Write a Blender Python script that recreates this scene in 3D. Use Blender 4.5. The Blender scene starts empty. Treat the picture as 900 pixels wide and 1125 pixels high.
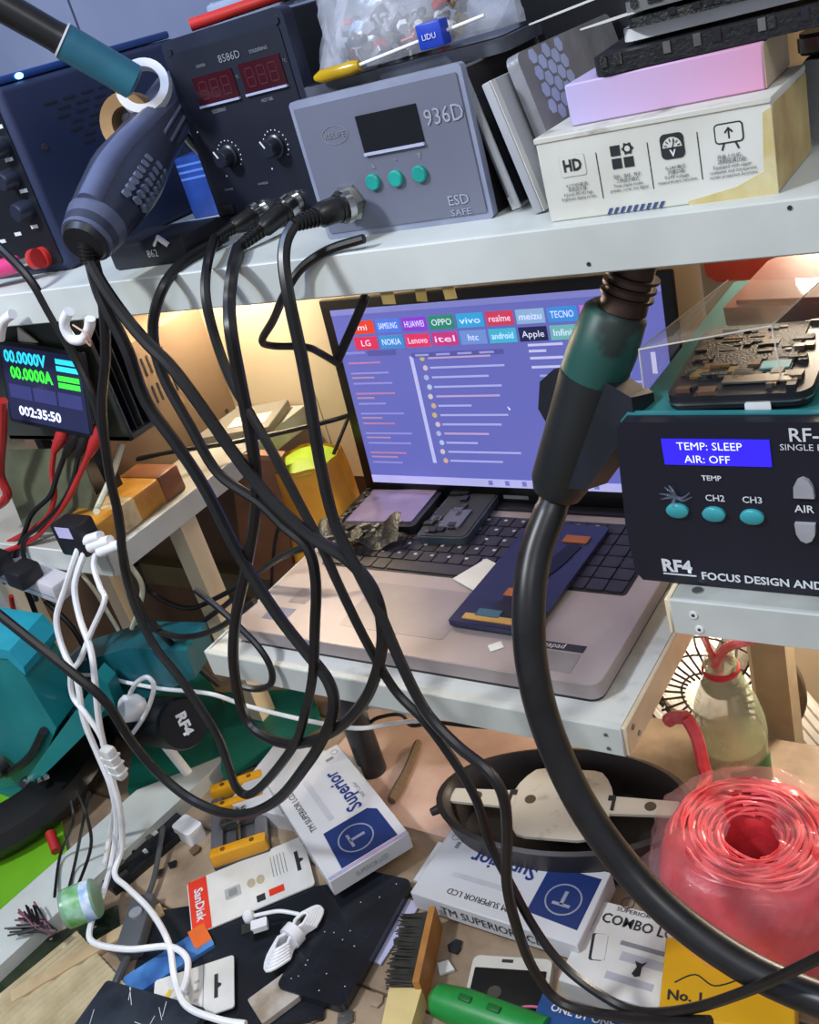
import bpy, bmesh, math, random
from mathutils import Vector, Matrix
R = math.radians
random.seed(7)
scene = bpy.context.scene
COL = scene.collection

# ------------------------------------------------------------------ camera
FPX = 1100.0                      # focal length in pixels of the 900x1125 frame
PITCH, YAW, ROLL = .46688, .68810, -.29231
CAM = Vector((0, 0, 1.35))
_w = Vector((-math.sin(YAW)*math.cos(PITCH), math.cos(YAW)*math.cos(PITCH), -math.sin(PITCH)))
_r0 = Vector((math.cos(YAW), math.sin(YAW), 0)); _u0 = _r0.cross(_w)
_r = math.cos(ROLL)*_r0 + math.sin(ROLL)*_u0
_u = -math.sin(ROLL)*_r0 + math.cos(ROLL)*_u0
cd = bpy.data.cameras.new('camera'); cam = bpy.data.objects.new('camera', cd); COL.objects.link(cam)
cd.sensor_fit = 'VERTICAL'; cd.sensor_height = 24; cd.lens = 24*FPX/1125
cd.clip_start = .01
cam.matrix_world = Matrix(((_r.x, _u.x, -_w.x, CAM.x), (_r.y, _u.y, -_w.y, CAM.y), (_r.z, _u.z, -_w.z, CAM.z), (0, 0, 0, 1)))
scene.camera = cam

# ------------------------------------------------------------------ light
scene.view_settings.view_transform = 'Standard'
scene.view_settings.look = 'None'
scene.view_settings.gamma = 1
scene.view_settings.use_curve_mapping = False
scene.view_settings.exposure = 0.0
W = bpy.data.worlds.new('world'); scene.world = W; W.use_nodes = True
W.node_tree.nodes['Background'].inputs[0].default_value = (.80, .86, 1.0, 1)
W.node_tree.nodes['Background'].inputs[1].default_value = .48

def area(name, loc, target, size, power, color):
    l = bpy.data.lights.new(name, 'AREA'); l.size = size; l.energy = power; l.color = color
    o = bpy.data.objects.new(name, l); COL.objects.link(o); o.location = loc
    o.rotation_euler = (Vector(target)-Vector(loc)).to_track_quat('-Z', 'Y').to_euler()
    return o
def point(name, loc, rad, power, color):
    l = bpy.data.lights.new(name, 'POINT'); l.shadow_soft_size = rad; l.energy = power; l.color = color
    o = bpy.data.objects.new(name, l); COL.objects.link(o); o.location = loc
    return o
area('bench_lamp', (-.95, -.35, 2.15), (-.5, .6, 1.0), .16, 19, (.90, .95, 1.0))
area('ceiling_lamp', (.6, -.5, 2.6), (-.3, .6, .8), .7, 13, (.97, .98, 1.0))
point('blue_lamp', (-.66, .28, 1.72), .04, 5.5, (.36, .54, 1.0))
point('warm_bulb_under_shelf', (-.87, .805, 1.172), .012, 3.4, (1.0, .84, .64))
point('warm_bulb_by_fan', (-.20, .96, .84), .03, 9.0, (1.0, .85, .68))
point('added_slat_light', (-.43, .96, .50), .02, 2.6, (1.0, .93, .82))  # second light, added to brighten the slats seen through the fan guard
point('warm_bulb_behind_station', (-.19, .78, 1.165), .015, 1.2, (1.0, .82, .62))

# ------------------------------------------------------------------ helpers
def _ray(x, y): return _r*((x-450)/FPX) - _u*((y-562.5)/FPX) + _w
def az(x, y, z): d = _ray(x, y); return CAM + d*((z-CAM.z)/d.z)
def ay(x, y, Y): d = _ray(x, y); return CAM + d*(Y/d.y)
def ax(x, y, X): d = _ray(x, y); return CAM + d*(X/d.x)

def lin(h):
    h = h.lstrip('#'); v = [int(h[i:i+2], 16)/255 for i in (0, 2, 4)]
    return tuple(c/12.92 if c <= .04045 else ((c+.055)/1.055)**2.4 for c in v)
_M = {}
def mat(name, col, rough=.5, metal=0, col2=None, scale=30, bump=0, bscale=None, emit=None, estr=1, alpha=1, trans=0, ior=1.45, spec=.5, sheen=0, lo=.35, hi=.65):
    if name in _M: return _M[name]
    m = bpy.data.materials.new(name); m.use_nodes = True; nt = m.node_tree
    b = nt.nodes['Principled BSDF']; I = b.inputs
    c = lin(col); c2 = lin(col2) if col2 else tuple(x*.86 for x in c)
    tc = nt.nodes.new('ShaderNodeTexCoord')
    n = nt.nodes.new('ShaderNodeTexNoise'); n.inputs['Scale'].default_value = scale; n.inputs['Detail'].default_value = 5
    nt.links.new(tc.outputs['Object'], n.inputs['Vector'])
    rp = nt.nodes.new('ShaderNodeValToRGB')
    rp.color_ramp.elements[0].position = lo; rp.color_ramp.elements[0].color = (*c2, 1)
    rp.color_ramp.elements[1].position = hi; rp.color_ramp.elements[1].color = (*c, 1)
    nt.links.new(n.outputs['Fac'], rp.inputs['Fac'])
    nt.links.new(rp.outputs['Color'], I['Base Color'])
    I['Roughness'].default_value = rough; I['Metallic'].default_value = metal
    I['Alpha'].default_value = alpha; I['Transmission Weight'].default_value = trans; I['IOR'].default_value = ior
    I['Specular IOR Level'].default_value = spec
    if emit:
        I['Emission Color'].default_value = (*lin(emit), 1); I['Emission Strength'].default_value = estr
    if bump:
        bp = nt.nodes.new('ShaderNodeBump'); bp.inputs['Strength'].default_value = bump; bp.inputs['Distance'].default_value = .002
        n2 = nt.nodes.new('ShaderNodeTexNoise'); n2.inputs['Scale'].default_value = bscale or scale*4
        nt.links.new(tc.outputs['Object'], n2.inputs['Vector'])
        nt.links.new(n2.outputs['Fac'], bp.inputs['Height']); nt.links.new(bp.outputs['Normal'], I['Normal'])
    _M[name] = m; return m

class MB:
    def __init__(s): s.v = []; s.f = []
    def add(s, vs, fs):
        o = len(s.v); s.v += [Vector(v) for v in vs]; s.f += [tuple(i+o for i in f) for f in fs]; return s
    def box(s, x0, x1, y0, y1, z0, z1, bev=0, seg=2):
        bm = bmesh.new(); bmesh.ops.create_cube(bm, size=1)
        for v in bm.verts:
            v.co = Vector((x0+(v.co.x+.5)*(x1-x0), y0+(v.co.y+.5)*(y1-y0), z0+(v.co.z+.5)*(z1-z0)))
        if bev: bmesh.ops.bevel(bm, geom=bm.edges[:], offset=bev, segments=seg, affect='EDGES', profile=.5)
        bm.verts.index_update(); s.add([v.co.copy() for v in bm.verts], [[v.index for v in f.verts] for f in bm.faces]); bm.free(); return s
    def hexa(s, c):          # 8 corners: bottom 4 then top 4
        return s.add(c, [(3,2,1,0),(4,5,6,7),(0,1,5,4),(1,2,6,5),(2,3,7,6),(3,0,4,7)])
    def prism(s, poly, h0, h1, M=None):
        n = len(poly); vs = [Vector((p[0], p[1], h0)) for p in poly] + [Vector((p[0], p[1], h1)) for p in poly]
        if M: vs = [M @ v for v in vs]
        return s.add(vs, [tuple(range(n-1, -1, -1)), tuple(range(n, 2*n))] + [(i, (i+1) % n, n+(i+1) % n, n+i) for i in range(n)])
    def tube(s, pts, r, n=8, cap=True):
        pts = [Vector(p) for p in pts]; k = len(pts); rr = r if isinstance(r, (list, tuple)) else [r]*k
        T = [(pts[min(i+1, k-1)]-pts[max(i-1, 0)]).normalized() for i in range(k)]
        a = T[0].orthogonal().normalized(); vs = []
        for i in range(k):
            a = (a-T[i]*a.dot(T[i])); a = a.normalized() if a.length > 1e-6 else T[i].orthogonal().normalized()
            b = T[i].cross(a)
            for j in range(n):
                t = 2*math.pi*j/n; vs.append(pts[i]+(a*math.cos(t)+b*math.sin(t))*rr[i])
        fs = [(i*n+j, i*n+(j+1) % n, (i+1)*n+(j+1) % n, (i+1)*n+j) for i in range(k-1) for j in range(n)]
        if cap: fs += [tuple(range(n-1, -1, -1)), tuple((k-1)*n+j for j in range(n))]
        return s.add(vs, fs)
    def cyl(s, p0, p1, r0, r1=None, n=20): return s.tube([p0, p1], [r0, r0 if r1 is None else r1], n)
    def lathe(s, prof, n=28, M=None, cap=True):
        vs = []
        for (r, z) in prof:
            for j in range(n):
                t = 2*math.pi*j/n; v = Vector((r*math.cos(t), r*math.sin(t), z)); vs.append(M @ v if M else v)
        k = len(prof); fs = [(i*n+j, i*n+(j+1) % n, (i+1)*n+(j+1) % n, (i+1)*n+j) for i in range(k-1) for j in range(n)]
        if cap: fs += [tuple(range(n-1, -1, -1)), tuple((k-1)*n+j for j in range(n))]
        return s.add(vs, fs)
    def grid(s, nx, ny, fn):
        vs = [fn(i/nx, j/ny) for j in range(ny+1) for i in range(nx+1)]
        return s.add(vs, [(j*(nx+1)+i, j*(nx+1)+i+1, (j+1)*(nx+1)+i+1, (j+1)*(nx+1)+i) for j in range(ny) for i in range(nx)])
    def mesh(s, name, m, smooth=40):
        me = bpy.data.meshes.new(name); me.from_pydata([tuple(v) for v in s.v], [], s.f); me.update()
        bm = bmesh.new(); bm.from_mesh(me); bmesh.ops.recalc_face_normals(bm, faces=bm.faces); bm.to_mesh(me); bm.free()
        if m: me.materials.append(m)
        me.polygons.foreach_set('use_smooth', [True]*len(me.polygons))
        me.set_sharp_from_angle(angle=R(smooth))
        return me
    def build(s, name, m, parent=None, loc=None, smooth=40):
        o = bpy.data.objects.new(name, s.mesh(name, m, smooth)); COL.objects.link(o)
        if parent is not None: o.parent = parent
        if loc is not None: o.location = loc
        return o

def tag(o, label, cat, group=None, kind=None):
    if label: o['label'] = label
    if cat: o['category'] = cat
    if group: o['group'] = group
    if kind: o['kind'] = kind
    return o
def thing(name, label, cat, loc=(0, 0, 0), rot=(0, 0, 0), group=None):
    o = bpy.data.objects.new(name, None); COL.objects.link(o); o.empty_display_size = .02
    o.location = loc; o.rotation_euler = rot
    return tag(o, label, cat, group)
def struct(o): o['kind'] = 'structure'; return o
def single(mb, name, m, label, cat, group=None, smooth=40):     # one-mesh thing, origin moved to its base centre
    lo = Vector((min(v.x for v in mb.v), min(v.y for v in mb.v), min(v.z for v in mb.v)))
    hi = Vector((max(v.x for v in mb.v), max(v.y for v in mb.v), max(v.z for v in mb.v)))
    c = Vector(((lo.x+hi.x)/2, (lo.y+hi.y)/2, lo.z))
    mb.v = [v-c for v in mb.v]
    o = mb.build(name, m, None, c, smooth); return tag(o, label, cat, group)

def FRONT(x, z, y=0.0): return Matrix.Translation((x, y, z)) @ Matrix.Rotation(R(90), 4, 'X')   # faces -Y
def RIGHT(y, z, x=0.0): return Matrix.Translation((x, y, z)) @ Matrix.Rotation(R(90), 4, 'Z') @ Matrix.Rotation(R(90), 4, 'X')  # faces +X
def TOP(x, y, z=0.0, a=0): return Matrix.Translation((x, y, z)) @ Matrix.Rotation(R(a), 4, 'Z')

def rrect(w, h, r, n=4):
    r = min(r, w/2-1e-5, h/2-1e-5)
    if r <= 0: return [(-w/2, -h/2), (w/2, -h/2), (w/2, h/2), (-w/2, h/2)]
    o = []
    for cx, cy, a in ((w/2-r, -h/2+r, -90), (w/2-r, h/2-r, 0), (-w/2+r, h/2-r, 90), (-w/2+r, -h/2+r, 180)):
        for k in range(n+1): t = R(a+90*k/n); o.append((cx+r*math.cos(t), cy+r*math.sin(t)))
    return o
def panel(parent, name, M, w, h, m, t=.0006, r=0, base=0.0, smooth=30):
    b = MB(); b.prism(rrect(w, h, r), base, base+t, M); return b.build(name, m, parent, smooth=smooth)
def disc(parent, name, M, rad, m, t=.0006, n=20, base=0.0, squash=1):
    b = MB(); b.prism([(rad*math.cos(2*math.pi*i/n), squash*rad*math.sin(2*math.pi*i/n)) for i in range(n)], base, base+t, M); return b.build(name, m, parent)
def ring(parent, name, M, rad, wid, m, t=.0006, n=28, base=0.0):
    b = MB(); vs = []; fs = []
    for i in range(n):
        a = 2*math.pi*i/n; c, s_ = math.cos(a), math.sin(a)
        vs += [M @ Vector((rad*c, rad*s_, base)), M @ Vector((rad*c, rad*s_, base+t)), M @ Vector(((rad-wid)*c, (rad-wid)*s_, base+t)), M @ Vector(((rad-wid)*c, (rad-wid)*s_, base))]
    for i in range(n):
        j = (i+1) % n
        for k in range(4): l = (k+1) % 4; fs.append((i*4+k, j*4+k, j*4+l, i*4+l))
    b.add(vs, fs); return b.build(name, m, parent)
def lettering(parent, s, M, size, m, align='CENTER', bold=0, width=None, shear=0, base=.0007, name='lettering', spacing=1):
    cu = bpy.data.curves.new(name, 'FONT'); cu.body = s; cu.size = size; cu.align_x = align; cu.align_y = 'CENTER'
    cu.offset = bold; cu.shear = shear; cu.resolution_u = 2; cu.space_character = spacing
    o = bpy.data.objects.new(name, cu); COL.objects.link(o)
    bpy.context.view_layer.update()
    dg = bpy.context.evaluated_depsgraph_get()
    me = bpy.data.meshes.new_from_object(o.evaluated_get(dg))
    bpy.data.objects.remove(o); bpy.data.curves.remove(cu)
    if width and len(me.vertices):
        xs = [v.co.x for v in me.vertices]; k = width/max(1e-6, max(xs)-min(xs))
        for v in me.vertices: v.co.x *= k
    me.transform(M @ Matrix.Translation((0, 0, base)))
    me.materials.clear(); me.materials.append(m); me.name = name
    ob = bpy.data.objects.new(name, me); COL.objects.link(ob)
    if parent is not None: ob.parent = parent
    return ob

def spline(pts, sub=6):
    pts = [Vector(p) for p in pts]; out = []
    for i in range(len(pts)-1):
        p0 = pts[max(i-1, 0)]; p1 = pts[i]; p2 = pts[i+1]; p3 = pts[min(i+2, len(pts)-1)]
        for k in range(sub):
            t = k/sub
            out.append(.5*((2*p1)+(p2-p0)*t+(2*p0-5*p1+4*p2-p3)*t*t+(3*p1-p0-3*p2+p3)*t**3))
    out.append(pts[-1]); return out
def ylerp(pl, ys, zmin=-9):            # pixel path with depths given at a few of its points -> 3D points
    keys = sorted(ys); out = []
    for i, p in enumerate(pl):
        a = max([k for k in keys if k <= i], default=keys[0]); b = min([k for k in keys if k >= i], default=keys[-1])
        Y = ys[a] if a == b else ys[a]+(ys[b]-ys[a])*(i-a)/(b-a)
        q = ay(p[0], p[1], Y)
        if q.z < zmin: q = az(p[0], p[1], zmin)       # rests on the bench instead of passing through it
        out.append(q)
    return out
def cable(name, pl, ys, r, m, label, cat='cable', group=None, zmin=None, n=8):
    pts = ylerp(pl, ys, (.595 if zmin is None else zmin)+r*1.05)
    return single(MB().tube(spline(pts), r, n), name, m, label, cat, group)
def lie(z, tl, tr, br, bl):   # four pixels of a face lying at height z -> centre, width, height, angle
    a, b, c, d = [az(*q, z) for q in (tl, tr, br, bl)]
    cen = (a+b+c+d)/4; ex = ((b-a)+(c-d))/2; ey = ((a-d)+(b-c))/2
    return cen, ex.length, ey.length, math.atan2(ex.y, ex.x)
# ------------------------------------------------------------------ materials
white_paint = mat('white_paint', '#c9cdc8', .45, col2='#b4b8b2', scale=9, bump=.05)
white_paint2 = mat('white_paint_chipped', '#d2d3cd', .5, col2='#a9a79e', scale=26, lo=.25, hi=.42)
black_plastic = mat('black_plastic', '#1c1e24', .42, col2='#15161b')
dark_blue_plastic = mat('dark_blue_plastic', '#262b3c', .38, col2='#1e2231', scale=12)
black_rubber = mat('black_rubber', '#1b1a1a', .34, col2='#141313', scale=40)
hose_rubber = mat('hose_rubber', '#201f20', .36, col2='#171617', scale=60)
chrome = mat('chrome', '#c9c9c6', .22, 1, col2='#9a9a98')
steel = mat('steel', '#9b9a95', .35, .9, col2='#77756f')
white_plastic = mat('white_plastic', '#ebebec', .38, col2='#dadadc')
white_card = mat('white_card', '#d9d8d4', .6, col2='#c4c2bc', scale=14)
ink = mat('black_ink', '#26282b', .6)
ink_grey = mat('grey_ink', '#7e8188', .6)
ink_white = mat('white_ink', '#d8dbe0', .5)
teal_btn = mat('teal_button', '#1fa596', .4, col2='#188a80')
teal = mat('teal_plastic', '#22898a', .4, col2='#1a7478', scale=8)
wood = mat('bench_wood', '#a9937a', .65, col2='#7d6a55', scale=18, bump=.2)
pink_tile = mat('pink_tile', '#c9ab9b', .5, col2='#b39384', scale=16)
cream = mat('cream_wall', '#e6d6b8', .7, col2='#dcc9a6', scale=4)
red_plastic = mat('red_plastic', '#c22f2b', .4)
pcb = mat('circuit_board', '#2a2c26', .5, col2='#15181a', scale=160, bump=.5, lo=.4, hi=.6)
gold = mat('gold_tape', '#b39a5c', .4, .3, col2='#8f7a44')
cardboard = mat('cardboard', '#a58257', .75, col2='#8d6c45', scale=20)
clear = mat('clear_plastic', '#f2f4f6', .12, alpha=.2, col2='#e6e8ea')
film = mat('clear_film', '#eef0f2', .18, alpha=.26, col2='#d8dadc', scale=50, bump=.9, bscale=60)

# ------------------------------------------------------------------ the room
floor = struct(MB().box(-4, 3, -3, 3.2, -.05, 0).build('floor', mat('floor_tile', '#a58f80', .5, col2='#8f7a6c', scale=6)))
struct(MB().box(-2.6, 1.6, 1.33, 1.43, 0, 3).build('wall_back', cream))
struct(MB().box(-2.7, -2.6, -2, 1.43, 0, 3).build('wall_left', mat('left_wall', '#7d84a0', .7, scale=3)))
# plywood back panel of the bench, standing just behind the laptop
bp = thing('back_panel', 'cream painted plywood panel standing upright behind the laptop', 'panel', (-.6, .865, .6))
for i in range(4):
    MB().box(-1.2+i*.5, -.702+i*.5, 0, .014, .235, .586).build('board', cream, bp)
for x in (-1.15, .75): MB().box(x, x+.04, .014, .05, -.6, .58).build('batten', cream, bp)
# blue-lit partition above the shelf, far behind the equipment
up = thing('partition', 'dull blue grey partition rising behind the equipment shelf', 'partition', (-.5, .895, 1.215))
for i in range(3):
    MB().box(-1.3+i*.8, -.504+i*.8, 0, .02, 0.0, 1.1).build('panel', mat('partition_blue', '#77809c', .7, col2='#67708c', scale=5), up)

# ------------------------------------------------------------------ equipment shelf (upper)
SZ = 1.215; SY = .50
t = thing('equipment_shelf', 'long white painted metal shelf holding the soldering stations above the laptop', 'shelf', (-.5, SY, SZ-.027))
MB().box(-1.4, .75, .004, .42, .0, .027, .0015, 1).build('deck', white_paint, t)
MB().box(-1.4, .75, 0, .004, -.0005, .0275, .001, 1).build('front_lip', white_paint, t)
for x, z in ((.262, .0055), (-.13, .021), (.37, .0235), (-.40, .022)):
    disc(t, 'screw_hole', FRONT(x, z, -.0001), .0012, ink, .0004, 10)
for (x, w) in ((ay(423, 327, .5).x+.5-.073, .014), (ay(459, 322, .5).x+.5-.073, .011), (ay(490, 319, .5).x+.5-.073, .012)):      # scraps of tape hanging off the lower edge
    panel(t, 'tape_scrap', FRONT(x+.073, -.004, .0035) @ Matrix.Rotation(R(random.uniform(-8, 8)), 4, 'Z'), w*.7, .010, gold, .0006)
for x in (-1.35, .72):
    MB().box(x-.02, x+.02, .40, .42, -1.188, 0).build('upright', white_paint, t)

# ------------------------------------------------------------------ laptop tray
TZ = .825
t = thing('laptop_tray', 'white painted wooden tray shelf carrying the open laptop', 'shelf', (-.51, .52, TZ-.028))
MB().box(-.226, .218, .006, .335, .012, .028).build('deck', white_paint2, t)
MB().box(-.228, .219, 0, .008, 0, .0285, .001, 1).build('front_rail', white_paint, t)
MB().box(.2185, .2225, .002, .335, .0, .0285, .0008, 1).build('side_rail', mat('warm_lit_rail', '#d8c6a8', .5, col2='#cbb797'), t)  # warm light falling on this side of the white tray put into the colour
MB().box(-.2315, -.2275, .002, .335, .0, .0285, .0008, 1).build('side_rail', white_paint, t)
for x in (.206,):
    for z in (.021, .007): disc(t, 'screw', FRONT(x, z, -.0003), .0016, steel, .0008, 10)
for y, z in ((.014, .02), (.022, .007)): disc(t, 'screw', RIGHT(y, z, .2226), .0024, steel, .0008, 12)
MB().cyl((-.153, .092, -.202), (-.153, .092, .012), .0155, n=20).build('leg', mat('leg_black', '#26262a', .4), t)
MB().box(-.222, -.198, .19, .214, -.2, .012).build('leg', cream, t)
MB().box(-.05, .03, .01, .03, -.012, 0).build('cleat', white_paint2, t)

# ------------------------------------------------------------------ right shelf under the rework station
KZ = .984; KY = .48
t = thing('station_shelf', 'white metal shelf with screwed corner carrying the rework station', 'shelf', (-.05, KY, KZ-.026))
MB().box(-.166, .55, .003, .36, .002, .026, .001, 1).build('deck', mat('grey_white_paint', '#a9aca6', .5, col2='#8f918b', scale=20), t)
MB().box(-.1665, .55, 0, .003, 0, .0262, .0008, 1).build('front_lip', white_paint, t)
MB().box(-.1695, -.1665, 0, .36, 0, .0262, .0008, 1).build('end_lip', cream, t)
for x, z in ((-.152, .0165), (-.1495, .006)):
    disc(t, 'screw', FRONT(x, z, 0), .0026, white_plastic, .0008, 14); disc(t, 'screw_slot', FRONT(x, z, -.0008), .0011, ink, .0003, 8)
disc(t, 'screw', TOP(-.152, .012, .026), .0034, chrome, .001, 14)
MB().box(.5, .53, .33, .355, -.958, .002).build('leg', mat('grey_post', '#a39a8b', .6, col2='#8f8677'), t)

# ------------------------------------------------------------------ left shelf
LZ = .937
t = thing('side_shelf', 'white edged side shelf holding the bench meter and brown vented case', 'shelf', (-1.1, .52, LZ-.026))
MB().box(-.3, .277, 0, .34, .002, .026).build('deck', mat('shelf_grey', '#b3b0a8', .55, col2='#9b978d', scale=15), t)
MB().box(.277, .281, -.001, .34, 0, .0262, .0008, 1).build('side_lip', white_paint, t)
MB().box(-.3, .277, -.003, 0, 0, .0262, .0008, 1).build('front_lip', white_paint, t)
MB().box(.235, .26, .11, .135, -.315, .002).build('leg', cream, t)
MB().box(-.25, -.22, .30, .33, -.911, .002).build('leg', cream, t)

# ------------------------------------------------------------------ lower bench
BZ = .595
t = thing('workbench', 'worn wooden lower bench strewn with parts and boxes', 'workbench', (-.5, .5, 0))
yy = -.42
for i in range(7):
    wd = .1
    MB().box(-.56, .62, yy, yy+wd-.0025, BZ-.02, BZ, .0015, 1).build('plank', wood, t); yy += wd
for x in (-.47, .58):
    for y in (-.38, .24): MB().box(x-.025, x+.025, y-.025, y+.025, 0, BZ-.02).build('leg', wood, t)
o = panel(t, 'tile', TOP(-.10, .150, BZ), .26, .20, pink_tile, .004)

t = thing('unlit_wall_board', 'added brown board standing in for the unlit wall under the side shelf', 'board', (-1.2, .90, 0))  # added; darkness of the unlit wall put into the board and batten colours
MB().box(-.5, .42, 0, .012, 0, .91).build('sheet', mat('unlit_wall_brown', '#6a523c', .7, col2='#59442f', scale=8), t)
MB().box(-.5, .42, -.02, 0, .60, .64).build('batten', mat('unlit_wall_olive', '#6d6848', .7), t)
# ------------------------------------------------------------------ two-in-one station (dark, twin displays)
def fx(px_, py_, Y, o):                 # pixel -> (x, z) on the front plane of a thing at o
    p = ay(px_, py_, Y); return p.x-o[0], p.z-o[2]
O = (-.594, .60, SZ); Yf = .60
st = thing('rework_station', 'dark blue black station with twin red displays and two pointer knobs', 'soldering station', O)
w_, h_ = .120, .146
b = MB(); b.prism(rrect(w_, h_, .007), 0, .012, FRONT(w_/2, h_/2, .012)); b.build('bezel', dark_blue_plastic, st)
MB().box(.003, w_-.003, .012, .215, .002, h_-.003, .002).build('case', mat('case_black', '#14161c', .45), st)
panel(st, 'front_panel', FRONT(w_/2, h_/2-.002), w_-.012, h_-.016, mat('panel_navy', '#1b1e2a', .4), .0008, .004)
for (x, z) in ((.007, h_-.008), (w_-.007, h_-.008)): disc(st, 'screw', FRONT(x, z, -.0002), .0028, mat('screw_dark', '#3a3d49', .35, .6), .001)
dsp = mat('display_red', '#3a0f18', .15, col2='#2c0b12', scale=5)
for q in (((214, 86), (258, 73), (262, 106), (220, 117)), ((265, 68), (310, 59), (315, 92), (269, 104))):
    c = [fx(*p, Yf, O) for p in q]; xs = [p[0] for p in c]; zs = [p[1] for p in c]
    cx, cz, w, h = sum(xs)/4, sum(zs)/4, (c[1][0]-c[0][0]+c[2][0]-c[3][0])/2, (c[0][1]-c[3][1]+c[1][1]-c[2][1])/2
    d = panel(st, 'display', FRONT(cx, cz, -.0008), w, h, dsp, .0008)
    panel(st, 'display_lip', FRONT(cx, cz-h/2-.0008, -.0008), w, .0016, mat('lip_light', '#a8adc6', .3), .0022)
    for k in range(3):       # unlit seven-segment digits
        for dz in (-1, 0, 1): panel(d, 'segment', FRONT(cx-w*.28+k*w*.28, cz+dz*h*.3, -.0016), w*.16, .0009, mat('seg_off', '#55202a', .3), .0003)
        for dx in (-1, 1):
            for dz in (-.5, .5): panel(d, 'segment', FRONT(cx-w*.28+k*w*.28+dx*w*.09, cz+dz*h*.3, -.0016), .0008, h*.26, _M['seg_off'], .0003)
for (p, s, sz, wd) in (((253, 62), '8586D', .0075, .021), ((285, 54), 'SOLDERING', .0032, .017), ((242, 121), 'SOLDERING', .0035, .014), ((295, 109), 'HOT AIR', .0035, .011), ((262, 84), '°C', .003, None), ((314, 66), '°C', .003, None), ((222, 72), 'STATION', .003, .009)):
    x, z = fx(*p, Yf, O); lettering(st, s, FRONT(x, z, -.0008), sz, ink_grey, width=wd)
for p in ((253, 171), (304, 160)):
    x, z = fx(*p, Yf, O)
    kn = MB().lathe([(.0085, 0), (.0085, .002), (.007, .0028), (.0066, .011), (.0058, .012)], 24, FRONT(x, z, -.0008)).build('knob', mat('knob_black', '#20232e', .32), st)
    panel(kn, 'pointer', FRONT(x-.002, z+.004, -.0128) @ Matrix.Rotation(R(30), 4, 'Z'), .0012, .006, ink_white, .0004)
    for k in range(15):
        a = R(-130+k*260/14); disc(st, 'scale_dot', FRONT(x+.0115*math.sin(a), z+.0115*math.cos(a), -.0008), .0005, ink_white, .0003, 8)
for p in ((218, 145), (250, 193), (300, 185)):
    x, z = fx(*p, Yf, O); disc(st, 'dot', FRONT(x, z, -.0008), .0007, ink_white, .0003, 8)
x, z = fx(258, 225, Yf, O); MB().box(x-.014, x+.0, -.004, 0, z-.006, z+.002, .001).build('rocker_switch', black_plastic, st)
x, z = fx(262, 215, Yf, O); lettering(st, 'POWER', FRONT(x-.006, z+.006, -.0008), .0026, ink_grey); lettering(st, 'HANDLE', FRONT(x+.03, z+.006, -.0008), .0026, ink_grey)

def plug(parent_sock, tail, head, rb, name, label, nut=None):     # aviation plug: collar, body, ribbed relief
    a = Vector(tail); c = Vector(head); d = (c-a); L = d.length
    t = thing(name, label, 'plug', c)
    u_ = d.normalized(); q = lambda s: (a-c)+u_*s*L
    MB().tube([q(1), q(.82), q(.82), q(.5), q(.42)], [rb*1.0, rb*1.0, rb*.92, rb*.88, rb*.6], 18).build('body', black_rubber, t)
    MB().tube([q(1.02), q(.9)], [rb*1.18, rb*1.18], 18).build('collar', chrome, t)
    m = MB(); m.tube([q(.46), q(0)], [rb*.6, rb*.38], 14)
    for k in range(6): m.tube([q(.06+k*.065), q(.085+k*.065)], [rb*(.52+.035*k)]*2, 14)
    m.build('strain_relief', black_rubber, t)
    return t
def socket(parent, x, z, r, name='socket'):
    s = MB().lathe([(r*1.35, 0), (r*1.35, .002), (r, .002), (r, .008), (r*.8, .008)], 6 if name == 'hex_socket' else 20, FRONT(x, z, -.0005)).build(name, chrome, parent); return s
x, z = fx(290, 232, Yf, O); x1, z1 = fx(326, 222, Yf, O)
socket(st, x, z, .0065); socket(st, x1, z1, .0065)
P1 = ay(236, 262, .548); P2 = ay(262, 272, .535)
plug(None, P1, ay(282, 234, .588), .0072, 'iron_plug', 'slim ribbed black plug with silver collar in the twin display station')
plug(None, P2, ay(318, 227, .588), .0086, 'iron_plug', 'thicker ribbed black plug beside the slim one in the twin display station')

# ------------------------------------------------------------------ grey station 936D
O = (-.443, .54, SZ); Yf = .54
st = thing('soldering_station', 'grey soldering station with three teal buttons and blank display', 'soldering station', O)
w_, h_ = .130, .090
grey = mat('station_grey', '#6d7080', .42, col2='#646776', scale=6); greydk = mat('station_rim', '#8d93a6', .3, col2='#7c8298')
b = MB(); b.prism(rrect(w_, h_, .003), 0, .006, FRONT(w_/2, h_/2, .006)); b.build('rim', greydk, st)
panel(st, 'front_panel', FRONT(w_/2, h_/2), w_-.007, h_-.009, grey, .001, .001)
MB().box(.003, w_-.002, .006, .12, 0, h_-.003, .002).build('case', mat('case_dark', '#1d1c20', .4), st)
def q4(cs, Y, O):
    c = [fx(*p, Y, O) for p in cs]; return sum(p[0] for p in c)/4, sum(p[1] for p in c)/4, (c[1][0]-c[0][0]+c[2][0]-c[3][0])/2, (c[0][1]-c[3][1]+c[1][1]-c[2][1])/2
x, z, w, h = q4(((392, 128), (458, 112), (467, 155), (402, 168)), Yf, O)
panel(st, 'display', FRONT(x, z, -.001), w, h, mat('display_off', '#0c0e16', .12, col2='#0a0b12'), .0008)
panel(st, 'display_lip', FRONT(x, z-h/2-.0008, -.001), w, .0018, mat('lip_light2', '#b9bdd6', .3), .002)
for p in ((412, 199), (437, 195), (463, 190)):
    x, z = fx(*p, Yf, O); MB().lathe([(.0052, 0), (.0052, .0022), (.0044, .003)], 20, FRONT(x, z, -.001)).build('button', teal_btn, st)
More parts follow.
